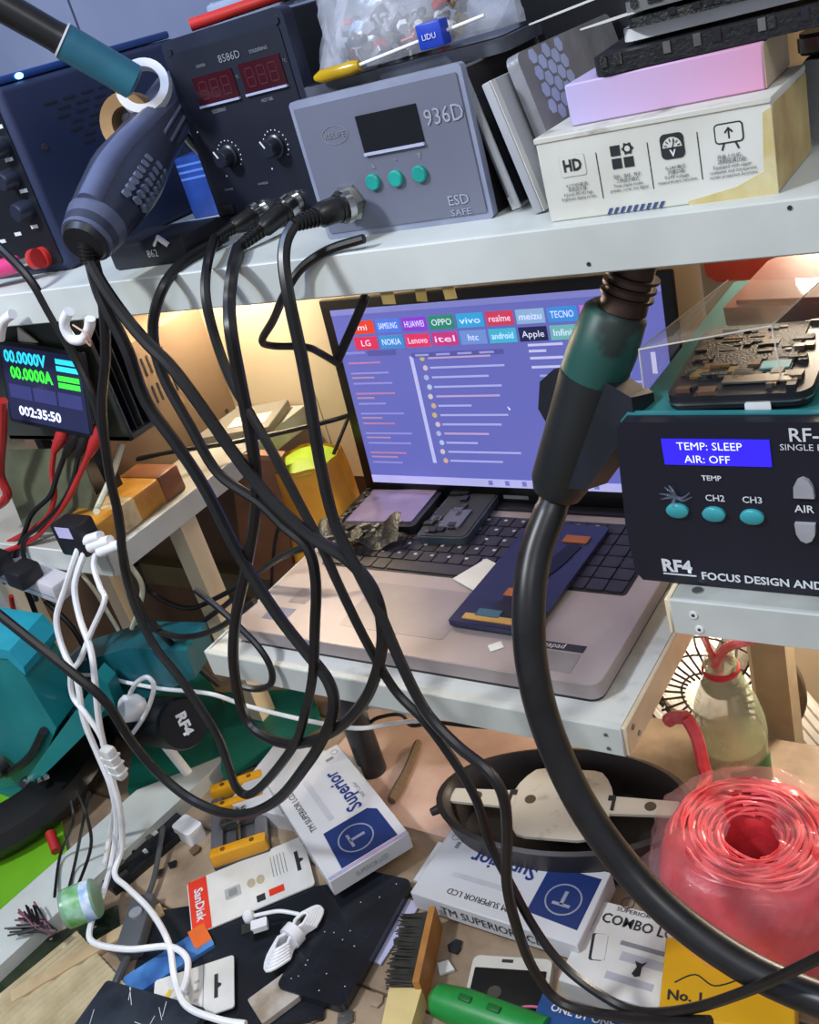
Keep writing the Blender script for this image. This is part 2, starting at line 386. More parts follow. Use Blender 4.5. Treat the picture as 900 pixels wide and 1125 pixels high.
for p, tri in (((411, 181), [(-.0017, -.002), (.0017, -.002), (0, .002)]), ((462, 171), [(-.0017, .002), (0, -.002), (.0017, .002)])):
    x, z = fx(*p, Yf, O); MB().prism(tri, 0, .0004, FRONT(x, z, -.001)).build('arrow_mark', ink_grey, st)
x, z = fx(436, 175, Yf, O); lettering(st, '+', FRONT(x, z, -.001), .004, ink_grey)
lm = mat('letter_silver', '#9c9fae', .4)
x, z = fx(489, 126, Yf, O); lettering(st, '936D', FRONT(x, z, -.001), .0135, lm, width=.027)
x, z = fx(505, 219, Yf, O); lettering(st, 'ESD', FRONT(x, z, -.001), .0085, lm, width=.0145); lettering(st, 'SAFE', FRONT(x, z-.0075, -.001), .0055, lm, width=.0145)
x, z = fx(369, 148, Yf, O); ring(st, 'emblem_ring', FRONT(x, z, -.001) @ Matrix.Diagonal((1.0, .55, 1, 1)), .0105, .0006, ink_grey, .0003)
lettering(st, 'RELIFE', FRONT(x, z, -.001), .005, ink_grey, width=.017)
x, z = fx(386, 222, Yf, O); socket(st, x, z, .0095, 'hex_socket')
plug(None, ay(323, 247, .488), ay(381, 226, .526), .0092, 'handle_plug', 'black ribbed plug on the hexagonal socket of the grey station')

# things lying on the grey station
Zt = SZ+.087
p0 = ay(400, 92, .60)
ph = thing('dark_phone', 'black phone lying flat on top of the grey station', 'phone', (-.375, .60, Zt), (0, 0, R(6)))
b = MB(); b.prism(rrect(.145, .075, .009), 0, .008, TOP(0, 0)); b.build('body', mat('phone_grey', '#5d616c', .3, col2='#3b3e47'), ph)
b = MB(); b.prism(rrect(.139, .069, .007), .008, .0088, TOP(0, 0)); b.build('back', mat('phone_black', '#141519', .25), ph)
# yellow screwdriver/spatula
a0 = Vector((-.425, .552, Zt+.0125)); a1 = Vector((-.395, .553, Zt+.0125))
t = thing('pry_tool', 'thin white rod tool with clear yellow handle under the parts bag', 'tool', a0)
MB().tube([(0, 0, 0), (.006, 0, .0002), (.03, .001, .0008), (.035, .001, .001)], [.002, .0042, .0042, .003], 12).build('handle', mat('amber_clear', '#d9b21a', .2, col2='#b8900f', trans=.3), t)
MB().cyl((.033, .001, .001), (.125, .004, .010), .0011).build('shaft', white_plastic, t)
MB().box(.083, .100, -.004, .006, .0065-.006, .0085+.006, .001).build('sleeve', mat('blue_tag', '#1f3fb0', .4), t)
lettering(t, 'LIDU', FRONT(.0915, .007, -.0042), .0045, ink_white)
# bag of screws and connectors
bag = thing('parts_bag', 'clear plastic bag of screws and connectors slumped on the grey station', 'bag', (-.385, .60, Zt+.009))
def bagf(u, v):
    a = 2*math.pi*u; k = (.052+.012*math.sin(3*a)+.006*math.sin(7*a+v*9))*(1-.28*v*v); zz = .002+.098*v
    return Vector((1.25*k*math.cos(a)+.01*v+.004*math.sin(9*v+a), .62*k*math.sin(a)+.01*v+.004*math.sin(11*v+2*a), zz))
MB().grid(40, 14, bagf).build('film', mat('bag_film', '#dfe2ea', .2, alpha=.34, col2='#b9bdc8', scale=40, bump=1, bscale=50), bag, smooth=180)
mats = [steel, chrome, white_plastic, mat('brass', '#a08a58', .4, .7), black_plastic, red_plastic, mat('clear_grey', '#9ea2ab', .3)]
for k in range(70):
    a = random.random()*6.28; rr = random.random()**.5*.04; z = .004+random.random()*.024
    M = Matrix.Translation((1.2*rr*math.cos(a), .55*rr*math.sin(a), z)) @ Matrix.Rotation(random.random()*6, 4, Vector((random.random(), random.random(), random.random()+.1)).normalized())
    b = MB()
    if k % 3 == 0: b.tube([M @ Vector((0, 0, -.005)), M @ Vector((0, 0, .004)), M @ Vector((0, 0, .004)), M @ Vector((0, 0, .006))], [.0014, .0014, .003, .003], 8); nm = 'screw'
    elif k % 3 == 1: b.prism(rrect(.012, .008, .001), -.002, .002, M); nm = 'connector'
    else: b.lathe([(.004, -.002), (.004, .002)], 6, M); nm = 'nut'
    b.build(nm, mats[k % len(mats)], bag)
# dark box and kraft sheet behind
k = thing('black_carton', 'matt black carton standing behind the parts bag', 'box', (-.30, .69, SZ), (0, 0, R(-12)))
MB().box(-.055, .055, 0, .05, 0, .165, .001).build('body', mat('carton_black', '#17181d', .6), k)
MB().box(-.055, .055, -.001, .05, .165, .168, .0008).build('lid', _M['carton_black'], k)
k = thing('kraft_box', 'plain tan cardboard box standing at the back of the shelf', 'box', (-.09, .77, SZ), (0, 0, R(4)))
MB().box(-.18, .16, 0, .08, 0, .22, .001).build('body', cardboard, k)
MB().box(-.18, .16, -.0006, 0, .10, .104).build('flap_seam', mat('tape_brown', '#8a6a42', .4), k)

# ------------------------------------------------------------------ sleeves standing between the grey station and the box
t = thing('blister_tray', 'clear plastic phone tray leaning against the grey station', 'tray', (-.302, .545, SZ), (0, R(-12), R(0)))
b = MB(); b.prism(rrect(.10, .086, .008), 0, .0015, RIGHT(.05, .045, .0)); b.build('tray', mat('tray_dark', '#2c2d33', .2, alpha=.75), t)
m = MB()
for y0, y1, z0, z1 in ((0, .1, .002, .0035), (0, .1, .0865, .088), (0, .0015, .002, .088), (.0985, .1, .002, .088)): m.box(0, .006, y0, y1, z0, z1)
m.build('rim', clear, t)
gs = mat('sleeve_grey', '#aeb0b4', .5, col2='#95979b', scale=10)
t = thing('phone_sleeve', 'pale grey card sleeve standing on edge between station and box', 'sleeve', (-.283, .535, SZ), (0, R(-13), R(-3)))
MB().box(0, .006, 0, .11, 0, .078, .001).build('card', gs, t)
MB().box(.0055, .0065, .001, .006, 0, .078).build('fold', white_card, t)
t = thing('padded_pouch', 'grey padded pouch with blue honeycomb print standing on edge', 'pouch', (-.272, .548, SZ), (0, R(-13), R(-2)))
b = MB(); b.prism(rrect(.13, .086, .006), 0, .008, RIGHT(.068, .044, 0)); b.build('pouch', mat('pouch_grey', '#8e8f93', .35, col2='#77787c', scale=30, bump=.3), t)
hx = mat('hex_blue', '#b9c6ec', .3)
for i in range(5):
    for j in range(4):
        disc(t, 'hexagon', RIGHT(.02+i*.0085, .082-j*.0098-(i % 2)*.0049, .0081), .0046, hx, .0004, 6)

# ------------------------------------------------------------------ white printed box
O = (-.2625, .513, SZ); Yf = .513; w_, h_, d_ = .124, .0455, .075
t = thing('printed_box', 'white printed meter box with four black pictograms and yellowed end', 'box', O, (0, 0, R(1.0)))
MB().box(0, w_, 0, d_, 0, h_, .0008, 1).build('carton', mat('box_white', '#d3d3cb', .55, col2='#c3c2b6', scale=16), t)
MB().box(-.0006, w_+.0004, -.0008, d_, h_-.0025, h_+.0006, .0005, 1).build('lid_flap', mat('box_white2', '#c6c5ba', .6, col2='#8e8b80', scale=40, lo=.3, hi=.45), t)
panel(t, 'stain', RIGHT(d_/2, h_/2-.001, w_), d_-.002, h_-.005, mat('stain_tan', '#a58a5c', .7, col2='#c6b27a', scale=25), .0005)
b = MB(); b.prism([(0, 0), (.0, h_-.004), (-.004, h_-.006), (-.006, .012), (-.02, .006), (-.045, .002), (-.045, 0)], 0, .0005, FRONT(w_, 0, 0)); b.build('stain', mat('stain_yellow', '#b9a35e', .7, col2='#cfc59a', scale=40), t)
for k in range(9):
    M = FRONT(.036+k*.0036, .0022, -.0001) @ Matrix(((1, .6, 0, 0), (0, 1, 0, 0), (0, 0, 1, 0), (0, 0, 0, 1)))
    panel(t, 'stripe', M, .0019, .0032, mat('stripe_navy', '#3b4a78', .5), .0004)
def bx(p, q=None): a, b_ = fx(*p, Yf, O); return a, b_
for p0_, p1_ in (((654, 168), (663, 218)), ((710, 157), (718, 208)), ((764, 146), (772, 198))):
    (xa, za), (xb, zb) = bx(p0_), bx(p1_); panel(t, 'divider', FRONT((xa+xb)/2, (za+zb)/2, 0), .0004, za-zb, ink, .0003)
# pictograms
x, z = bx((629, 182)); m_ = FRONT(x, z, 0)
panel(t, 'icon_frame', m_, .0150, .0115, mat('frame_grey', '#b8b8b2', .6), .0003, .0015); panel(t, 'icon_face', m_, .0144, .0109, _M['box_white'], .0004, .0013)
lettering(t, 'HD', m_, .0085, ink, bold=.0003, width=.0105)
x, z = bx((683, 172))
for dx, dz in ((-.0033, .0033), (-.0033, -.0033), (.0033, -.0033)): panel(t, 'icon_square', FRONT(x+dx, z+dz, 0), .0052, .0052, ink, .0004)
st_ = [((.0034 if i % 2 == 0 else .0024)*math.cos(i*math.pi/6), (.0034 if i % 2 == 0 else .0024)*math.sin(i*math.pi/6)) for i in range(12)]
MB().prism(st_, 0, .0004, FRONT(x+.0035, z+.0035, 0)).build('icon_star', ink, t); disc(t, 'icon_star_centre', FRONT(x+.0035, z+.0035, 0), .0015, _M['box_white'], .0005, 12)
x, z = bx((738, 161)); panel(t, 'icon_gauge', FRONT(x, z, 0), .0122, .0125, ink, .0004, .0025)
MB().prism([(.005*math.cos(R(a)), .005*math.sin(R(a))) for a in range(0, 181, 15)], .0004, .0005, FRONT(x, z-.0005, 0)).build('icon_dial', _M['box_white'], t)
for a in range(15, 180, 30): panel(t, 'icon_tick', FRONT(x+.0036*math.cos(R(a)), z-.0005+.0036*math.sin(R(a)), 0) @ Matrix.Rotation(R(a), 4, 'Z'), .0016, .0005, ink, .0007)
panel(t, 'icon_needle', FRONT(x+.0006, z+.0008, 0) @ Matrix.Rotation(R(70), 4, 'Z'), .0042, .0005, ink, .0008)
lettering(t, 'V', FRONT(x, z-.0035, 0), .0045, ink_white, bold=.0002)
x, z = bx((800, 149)); panel(t, 'icon_board', FRONT(x, z+.001, 0), .0142, .0098, ink, .0003, .002); panel(t, 'icon_board_face', FRONT(x, z+.001, 0), .0128, .0084, _M['box_white'], .0004, .0015)
MB().prism([(-.0022, .0006), (0, .003), (.0022, .0006), (.0016, 0), (.0004, .0014), (.0004, -.0026), (-.0004, -.0026), (-.0004, .0014), (-.0016, 0)], 0, .0006, FRONT(x, z+.001, 0)).build('icon_arrow', ink, t)
for s_ in (-1, 1): panel(t, 'icon_leg', FRONT(x+s_*.0035, z-.0054, 0) @ Matrix.Rotation(R(s_*22), 4, 'Z'), .0008, .0034, ink, .0004)
for (p, ls, wd) in (((634, 203), ['4.2寸IPS高清', '高亮显示屏', '4.2-inch IPS HD high', 'brightness display screen'], (.0125, .0105, .017, .020)),
                    ((689, 193), ['指针、曲线、数字', '三种显示模式', 'Three display modes:', 'pointer, curve, and digital'], (.015, .0125, .0165, .021)),
                    ((742, 184), ['0-24V电压', '测量功能', '0-24V voltage', 'measurement function'], (.0105, .009, .0125, .0205)),
                    ((803, 172), ['具备上位机、', '透明投屏功能', 'Equipped with upper', 'computer and transparent', 'screen projection functions'], (.0125, .014, .019, .023, .0235))):
    x, z = bx(p)
    for i, s_ in enumerate(ls): lettering(t, s_, FRONT(x, z-i*.0023, -.0001), .0024, ink, width=wd[i])

# ------------------------------------------------------------------ pink box and the stack on it
Zb = SZ+h_+.0008
t = thing('pink_box', 'shallow box fading from lilac to pink on top of the white box', 'box', (-.247, .528, Zb), (0, 0, R(3)))
lil = mat('lilac_pink', '#c89fd0', .5)
nt = lil.node_tree; bs = nt.nodes['Principled BSDF']; tc = nt.nodes.new('ShaderNodeTexCoord'); sp = nt.nodes.new('ShaderNodeSeparateXYZ'); cr = nt.nodes.new('ShaderNodeValToRGB')
cr.color_ramp.elements[0].color = (*lin('#b9aed6'), 1); cr.color_ramp.elements[1].color = (*lin('#cc93b2'), 1)
mp = nt.nodes.new('ShaderNodeMapRange'); mp.inputs[1].default_value = 0; mp.inputs[2].default_value = .1
nt.links.new(tc.outputs['Object'], sp.inputs[0]); nt.links.new(sp.outputs['X'], mp.inputs[0]); nt.links.new(mp.outputs[0], cr.inputs[0]); nt.links.new(cr.outputs[0], bs.inputs['Base Color'])
MB().box(0, .102, 0, .060, 0, .0215, .0008, 1).build('carton', lil, t)
panel(t, 'end_face', RIGHT(.03, .01075, .102), .058, .0205, mat('tan_print', '#b4a184', .6, col2='#c2ab96'), .0005)
Zs = Zb+.0221
def phone_frame(z, x, y, ang, w, d, th, m, label, parts=True, tilt=0):
    t = thing('phone_chassis', label, 'phone frame', (x, y, z), (R(tilt), 0, R(ang)), 'phone frames stacked on the pink box')
    b = MB(); b.prism(rrect(w, d, .008), 0, th, TOP(0, 0)); b.build('frame', m, t)
    if parts:
        for k in range(22):
            e = random.choice('xy'); s = random.uniform(-.46, .46)
            X, Y = (s*w, -d/2) if e == 'x' else (w/2, s*d)
            hh = random.uniform(.0006, .0022); MB().box(X-.0018, X+.0018, Y-.0008, Y+.0008, th*.45, th+hh*.7).build('board_chip', [pcb, steel, black_plastic, pcb][k % 4], t)
    return t
phone_frame(Zs, -.172, .578, 8, .128, .085, .009, mat('frame_black', '#131417', .4, col2='#1f2022', scale=120, bump=.4), 'black stripped phone frame with board chips, lowest on the pink box')
z = Zs+.0115
phone_frame(z, -.178, .590, 10, .095, .075, .006, white_plastic, 'white phone battery cover between two black frames', False); z += .0065
phone_frame(z, -.160, .590, 9, .120, .085, .0045, pcb, 'dark phone board frame lying on the white cover'); z += .007
phone_frame(z, -.165, .592, 11, .115, .08, .005, mat('frame_grey2', '#7b7c7c', .4, .3), 'grey metal phone mid frame above the dark board'); z += .0055
phone_frame(z, -.160, .594, 7, .118, .08, .006, mat('frame_silver', '#b0b4ba', .35, .3), 'silver phone frame, topmost of the stack', False); z += .0065
for i, (dx, ang, lab) in enumerate(((0, 14, 'long white pointed card strip sticking out of the phone stack'), (.012, 20, 'short white card strip sticking out low in the phone stack'))):
    b = MB(); b.prism([(-.075+.03*i, -.001), (-.062+.03*i, -.006), (.05, -.010), (.05, .008), (-.06+.03*i, .003)], 0, .0008)
    o = single(b, 'card_strip', white_card, lab, 'card'); o.location = Vector((-.205+.012*i, .553+dx*.2, z+.001-.0125*i)); o.rotation_euler = (0, R(-6 if i == 0 else -3), R(ang))
t = thing('zip_bag', 'crumpled clear zip bag lying on the topmost phone frame', 'bag', (-.178, .592, z+.002))
MB().grid(16, 10, lambda u, v: Vector(((u-.5)*.10, (v-.5)*.06, .009+.008*math.sin(7*u+3*v)*math.sin(5*v+2)+.004*math.sin(17*u)))).build('film', film, t, smooth=180)
MB().grid(16, 10, lambda u, v: Vector(((u-.5)*.10, (v-.5)*.06, .001+.001*math.sin(7*u+3*v)))).build('under_film', film, t, smooth=180)

# phones at the end of the shelf
t = thing('folded_pouch', 'black zip pouch in clear wrap beside the printed box', 'pouch', (-.105, .642, SZ))
MB().box(-.045, .10, -.035, .05, 0, .046, .010, 3).build('pouch', mat('pouch_black', '#191919', .5, col2='#232323'), t)
MB().grid(20, 6, lambda u, v: Vector((-.047+.14*u, -.0395+.002*math.sin(14*u+3*v), .001+.044*v+.001*math.sin(20*u)))).build('wrap', film, t, smooth=180)
MB().cyl((-.03, -.036, .02), (.02, -.037, .026), .0016).build('zip_pull', chrome, t)
t = thing('silver_phone', 'silver edged phone with charging port resting on the black pouch', 'phone', (-.122, .645, SZ+.0478), (0, 0, R(-6)))
b = MB(); b.prism(rrect(.075, .12, .010), 0, .0075, TOP(0.012, .025)); b.build('frame', chrome, t)
b = MB(); b.prism(rrect(.073, .118, .010), .0075, .0095, TOP(0.012, .025)); b.build('glass', black_plastic, t)
b = MB(); b.prism(rrect(.073, .118, .010), -.0015, 0, TOP(0.012, .025)); b.build('back', black_plastic, t)
panel(t, 'port', FRONT(.004, .0038, -.035), .009, .003, ink, .0005, .0014)
for k in range(3): disc(t, 'speaker_hole', FRONT(-.010+k*.003, .0038, -.035), .0008, ink, .0005, 8)
# ------------------------------------------------------------------ big bench supply at the end of the shelf
O = (-.735, .553, SZ)
navy = mat('case_navy', '#2a3350', .42, col2='#242c46', scale=7)
t = thing('bench_supply', 'large navy bench power supply with side vents and row of knobs', 'power supply', O)
MB().box(-.22, 0, 0, .215, 0, .150, .006, 3).build('case', navy, t)
panel(t, 'front_panel', FRONT(-.11, .072), .205, .130, mat('panel_black', '#10141a', .45), .001, .004)
MB().box(-.215, -.004, .002, .21, .1505, .157, .002).build('lid', mat('lid_blue', '#2b4a86', .25, col2='#233f76'), t)
disc(t, 'led', RIGHT(.028, .1535, -.0035), .004, mat('led_cyan', '#7fe0ff', .3, emit='#6fd0ff', estr=6), .001, 14, squash=.6)
m = MB()
for r_ in range(9):
    for c in range(4 if r_ < 4 else 3):
        M = RIGHT(.045+c*.021+(r_ % 2)*.008+.004*r_, .128-r_*.0062, .0); m.prism(rrect(.014, .0018, .0008), -.0004, .0006, M)
m.build('vent_slots', ink, t)
disc(t, 'screw', RIGHT(.022, .098, 0), .003, steel, .001, 14)
for i, (p, q) in enumerate((((-3, 163), None), ((8, 198), None), ((24, 232), None))):
    x, z = fx(*p, .545, O)
    MB().lathe([(.0085, 0), (.008, .012), (.0065, .014)], 20, FRONT(x, z, -.001)).build('knob', dark_blue_plastic, t)
    panel(t, 'legend', FRONT(x+.004, z+.0145, -.001), .010, .003, ink_white, .0004)
for p in ((20, 257), (38, 249), (3, 265), (25, 285)):
    x, z = fx(*p, .552, O); panel(t, 'legend', FRONT(x, z, -.001), .009, .003, ink_white, .0004)
x, z = fx(42, 285, .545, O)
MB().lathe([(.009, 0), (.009, .004), (.006, .004), (.006, .007)], 20, FRONT(x, z, -.001)).build('terminal', red_plastic, t)
t = thing('banana_plug', 'pink banana plug pushed into the red supply terminal', 'plug', ay(40, 284, .535))
e = ay(-25, 302, .52)-ay(40, 284, .535)
MB().tube([(0, 0, 0), e*.30], [.004, .004], 14).build('pin', chrome, t)
MB().tube([e*.28, e*.32, e*1.0, e*1.05], [.005, .0075, .0075, .005], 16).build('grip', mat('pink_plastic', '#d93f7d', .4), t)
MB().tube([e*-.02, e*.06], [.0085, .0085], 16).build('cap', red_plastic, t)

# blue box and clutter between supply and station
t = thing('blue_carton', 'small glossy blue carton between the supply and the twin display station', 'box', (-.705, .68, SZ), (0, 0, R(8)))
MB().box(0, .10, 0, .06, 0, .055, .001).build('body', mat('carton_blue', '#2f4f9e', .3, col2='#22397a'), t)
for k in range(3): panel(t, 'stripe', FRONT(.05, .036+k*.006), .098, .002, mat('stripe_blue', '#5b86d8', .4), .0004)
t = thing('adapter_block', 'flat black adapter with white print under the hot air gun', 'adapter', (-.655, .53, SZ), (0, 0, R(0)))
MB().box(0, .085, 0, .05, 0, .020, .003).build('body', black_plastic, t)
lettering(t, '862', FRONT(.050, .010), .008, ink_white); MB().tube([(.058, -.002, .017), (.066, -.004, .022), (.072, -.002, .015)], .0022).build('clip', chrome, t)

# ------------------------------------------------------------------ hot air gun in its cradle, bottom cap toward the viewer
a = ay(105, 248, .485); c = ay(197, 104, .63)
t = thing('hot_air_gun', 'dark blue black hot air gun handle with louvre slots resting head up', 'hot air gun', a)
d = c-a; L = d.length; u_ = d.normalized()
gun = mat('gun_plastic', '#363a4b', .36, col2='#2e3242', scale=10)
side = u_.cross(Vector((0, -1, .2))).normalized()
ctr = lambda s, off=0: u_*s*L + side*off
MB().tube([ctr(-.08), ctr(0), ctr(.12), ctr(.30), ctr(.38), ctr(.55), ctr(.80), ctr(1.0), ctr(1.08)], [.0195, .0215, .024, .027, .027, .0235, .021, .020, .015], 26).build('handle', gun, t)
MB().tube([ctr(-.10), ctr(0.02)], [.0185, .0225], 26).build('end_cap', mat('gun_cap', '#565c74', .3), t)
MB().tube([ctr(-.13), ctr(-.09)], [.015, .0175], 26).build('end_plug', black_plastic, t)
front = (Vector((0, 0, 0))-Vector((a+c)/2-Vector((0, 0, CAM.z)))).normalized()
nf = (CAM-(a+c)/2); nf = (nf-u_*nf.dot(u_)).normalized(); sd = u_.cross(nf)
def gunpt(s, ang, rr): return u_*s*L + (nf*math.cos(ang)+sd*math.sin(ang))*rr
m = MB()
for r_ in range(7):
    for c_ in range(3):
        s_ = .12+.042*r_+.02*c_; an = R(12+20*c_)
        p = gunpt(s_, an, .0262+(.001 if r_ < 4 else .0)); n_ = (nf*math.cos(an)+sd*math.sin(an)); tx = u_.cross(n_)
        Mx = Matrix((( *[tx.x], u_.x, n_.x, p.x), (tx.y, u_.y, n_.y, p.y), (tx.z, u_.z, n_.z, p.z), (0, 0, 0, 1)))
        m.prism(rrect(.0062, .0036, .001), -.002, .0014, Mx)
m.build('louvre_slots', mat('slot_light', '#6a7088', .35), t)
for k, an in enumerate((14, 32)):
    MB().tube([gunpt(.58, R(an), .0236), gunpt(.74, R(an), .0222), gunpt(.92, R(an), .0212)], .0014, 8).build('grip_rib', mat('gun_rib', '#565c74', .35), t)
# raised strap along the grip
pts = [gunpt(.02, R(-38), .018), gunpt(.22, R(-38), .0225), gunpt(.40, R(-34), .022), gunpt(.62, R(-28), .0165), gunpt(.80, R(-20), .0145), gunpt(.98, R(-12), .013)]
MB().tube(spline(pts), .0095, 14).build('strap_ridge', mat('gun_light', '#5c6380', .3), t)
b0 = ctr(-.10); b1 = ay(97, 288, .468)-a
m = MB(); m.tube([b0, b1], [.0068, .005], 14)
for k in range(5): q = b0.lerp(b1, .2+k*.18); m.tube([q, q+(b1-b0)*.07], [.0074-.0003*k]*2, 14)
m.build('strain_relief', black_rubber, t)
# cradle
p = ay(158, 96, .585)
t = thing('gun_cradle', 'white metal cradle ring holding the handles beside the station', 'holder', p)
mx = Matrix.Rotation(R(-20), 4, 'Y')
MB().lathe([(.021, -.004), (.021, .004), (.0145, .004), (.0145, -.004), (.021, -.004)], 28, Matrix.Rotation(R(55), 4, 'X') @ Matrix.Rotation(R(28), 4, 'Y'), cap=False).build('ring', white_plastic, t)
MB().box(-.03, -.012, -.006, .006, -.028, -.014, .002).build('tab', white_plastic, t)
MB().tube(spline([(0, .012, -.02), (.0, .03, -.05), (.0, .05, -.08), (0, .06, -.125)]), .004, 10).build('stem', steel, t)
MB().box(-.02, .02, .045, .075, p.z*0-(p.z-SZ), -(p.z-SZ)+.004).build('foot', steel, t)
t = thing('tape_roll', 'small roll of brown tape standing behind the gun cradle', 'tape roll', ay(144, 135, .575))
MB().lathe([(.022, -.008), (.022, .008), (.012, .008), (.012, -.008), (.022, -.008)], 28, Matrix.Rotation(R(80), 4, 'X') @ Matrix.Rotation(R(20), 4, 'Y'), cap=False).build('tape', cardboard, t)
# teal iron handle with black cable from upper left
p0 = ay(150, 92, .56); p1 = ay(68, 44, .53); p2 = ay(-30, -12, .50)
t = thing('soldering_iron', 'blue green soldering iron lying in the cradle, thick cable behind', 'soldering iron', p0)
MB().tube([Vector(), (p1-p0)*.04, (p1-p0)*.97, p1-p0], [.009, .0125, .0125, .011], 20).build('grip', mat('teal_dark', '#2f6f80', .4, col2='#2a5f72'), t)
MB().tube([(p1-p0)*.985, (p1-p0)*1.01], [.0128]*2, 20).build('band', white_plastic, t)
MB().tube([p1-p0, (p1-p0)+(p2-p1)*.1, p2-p0], [.011, .0105, .011], 16).build('cable', black_rubber, t)
# lit amber lamp far behind
p = ay(105, 28, .98); t = thing('amber_lamp', 'tiny lit amber lamp hanging far behind the supply', 'lamp', p)
MB().lathe([(.001, -.018), (.007, -.012), (.009, 0), (.006, .012), (.001, .018)], 12, Matrix.Rotation(R(25), 4, 'Y')).build('bulb', mat('amber_glow', '#ffb24a', .4, emit='#ffb450', estr=5), t)
MB().cyl((0, .0, .015), (0.0, .04, .06), .002).build('wire', black_rubber, t)
# things on top of the twin display station
zt = SZ+.146
t = thing('clear_case', 'pale clear plastic organiser lying on the twin display station', 'case', (-.53, .70, zt))
MB().box(-.055, .05, -.05, .06, 0, .016, .003).build('box', mat('case_clear', '#a9b8cf', .2, alpha=.7), t)
for k in range(4): MB().box(-.05+k*.025, -.0485+k*.025, -.048, .058, .001, .0165).build('divider', clear, t)
MB().box(-.03, .03, -.035, .03, .016, .021, .002).build('lid_label', mat('blue_pale', '#8fb0dc', .4), t)
t = thing('red_pliers', 'red plier handles poking over the top of the twin display station', 'pliers', (-.565, .615, zt))
for s in (0, 1): MB().tube(spline([(.002+.012*s, -.01, .005), (.03+.01*s, .01, .006), (.06, .03, .007)]), .0045, 10).build('handle', red_plastic, t)
MB().tube([(.06, .03, .007), (.085, .045, .007)], [.006, .002], 10).build('jaw', steel, t)

# ------------------------------------------------------------------ rework station with blue LCD
O = (-.243, .497, KZ); Yf = .497
t = thing('hot_air_station', 'black rework station with blue LCD and round teal buttons', 'soldering station', O)
w_, h_ = .215, .113
face = mat('face_navy', '#151722', .4, col2='#1a1c28', scale=5)
b = MB(); b.prism([(0, .006), (.004, 0), (w_-.004, 0), (w_, .006), (w_+.006, h_-.02), (w_+.006, h_-.005), (w_+.001, h_), (.009, h_), (.005, h_-.004), (.003, h_-.02), (-.001, .04)], 0, .010, FRONT(0, .001, .010)); b.build('face', face, t)
b = MB(); b.prism([(-.0008, .006), (.0035, -.0006), (w_-.003, -.0006), (w_+.001, .006), (w_+.007, h_-.02), (w_+.007, h_-.004), (w_+.001, h_+.001), (.0085, h_+.001), (.0042, h_-.0035), (.0022, h_-.02), (-.0018, .04)], 0, .004, FRONT(0, .001, .013)); b.build('trim', mat('trim_teal', '#2f7f84', .35), t)
MB().box(.006, w_+.002, .013, .24, .002, h_-.001, .003).build('case', mat('case_teal', '#2a6d6c', .42, col2='#235f60'), t)
m = MB()
for k in range(5): m.prism(rrect(.0022, .03, .001), 0, .0006, TOP(.135+k*.012, .06, h_-.001, -12))
m.build('vent_slots', ink, t)
x, z, w, h = q4(((728, 483), (847, 482), (847, 513), (730, 509)), Yf, O)
panel(t, 'lcd', FRONT(x, z), w, h, mat('lcd_blue', '#2020c8', .2, emit='#3722f0', estr=.9), .0008)
lt = mat('lcd_text', '#d8dcff', .3, emit='#c6ccff', estr=1.0)
lettering(t, 'TEMP: SLEEP', FRONT(x-w/2+.009, z+.0042, -.001), .0070, lt, 'LEFT'); lettering(t, 'AIR: OFF', FRONT(x-w/2+.0125, z-.0042, -.001), .0070, lt, 'LEFT')
for p, s, sz in (((782, 525), 'TEMP', .0048), ((786, 547), 'CH2', .006), ((827, 549), 'CH3', .006), ((884, 559), 'AIR', .0068)):
    x, z = fx(*p, Yf, O); lettering(t, s, FRONT(x, z), sz, ink_white, bold=.00008)
x, z = fx(866, 478, Yf, O); lettering(t, 'RF-H1', FRONT(x, z), .0115, ink_white, 'LEFT', bold=.00015)
x, z = fx(857, 491, Yf, O); lettering(t, 'SINGLE FUNCTION', FRONT(x, z), .0055, ink_white, 'LEFT')
btn = mat('button_cyan', '#3fa9b0', .35, col2='#37949c')
for p in ((745, 560), (785, 564), (827, 567)):
    x, z = fx(*p, Yf, O); MB().lathe([(.0068, 0), (.0068, .002), (.0055, .0028)], 24, FRONT(x, z) @ Matrix.Diagonal((1, .72, 1, 1))).build('button', btn, t)
x, z = fx(884, 538, Yf, O); MB().prism([(-.0055, -.004), (.0055, -.004), (.005, .003), (.003, .007), (0, .0085), (-.003, .007), (-.005, .003)], 0, .003, FRONT(x, z)).build('rocker', mat('rocker_grey', '#a4a5aa', .4, col2='#8f9096'), t)
x, z = fx(886, 580, Yf, O); MB().prism([(-.0055, .004), (-.005, -.003), (-.003, -.007), (0, -.0085), (.003, -.007), (.005, -.003), (.0055, .004)], 0, .003, FRONT(x, z)).build('rocker', _M['rocker_grey'], t)
x, z = fx(744, 622, Yf, O); lettering(t, 'RF4', FRONT(x, z), .0125, ink_white, bold=.0005, width=.019); panel(t, 'underline', FRONT(x+.001, z-.0062), .021, .0008, ink_white, .0004)
x, z = fx(771, 632, Yf, O); lettering(t, 'FOCUS DESIGN AND CONCEPT', FRONT(x, z), .0076, ink_white, 'LEFT', bold=.0002)
x, z = fx(743, 545, Yf, O)
g = MB()
for k in range(9):
    a_ = random.uniform(0, 6.28); g.tube(spline([(x, -.001, z), (x+.005*math.cos(a_), -.003, z+.005*math.sin(a_)), (x+.010*math.cos(a_+.3), -.0008, z+.008*math.sin(a_+.3))]), [.0012-.00008*j for j in range(13)], 6)
g.build('glue_blob', mat('glue', '#8f97ae', .06, alpha=.16), t)
x, z = fx(790, 455, Yf, O)
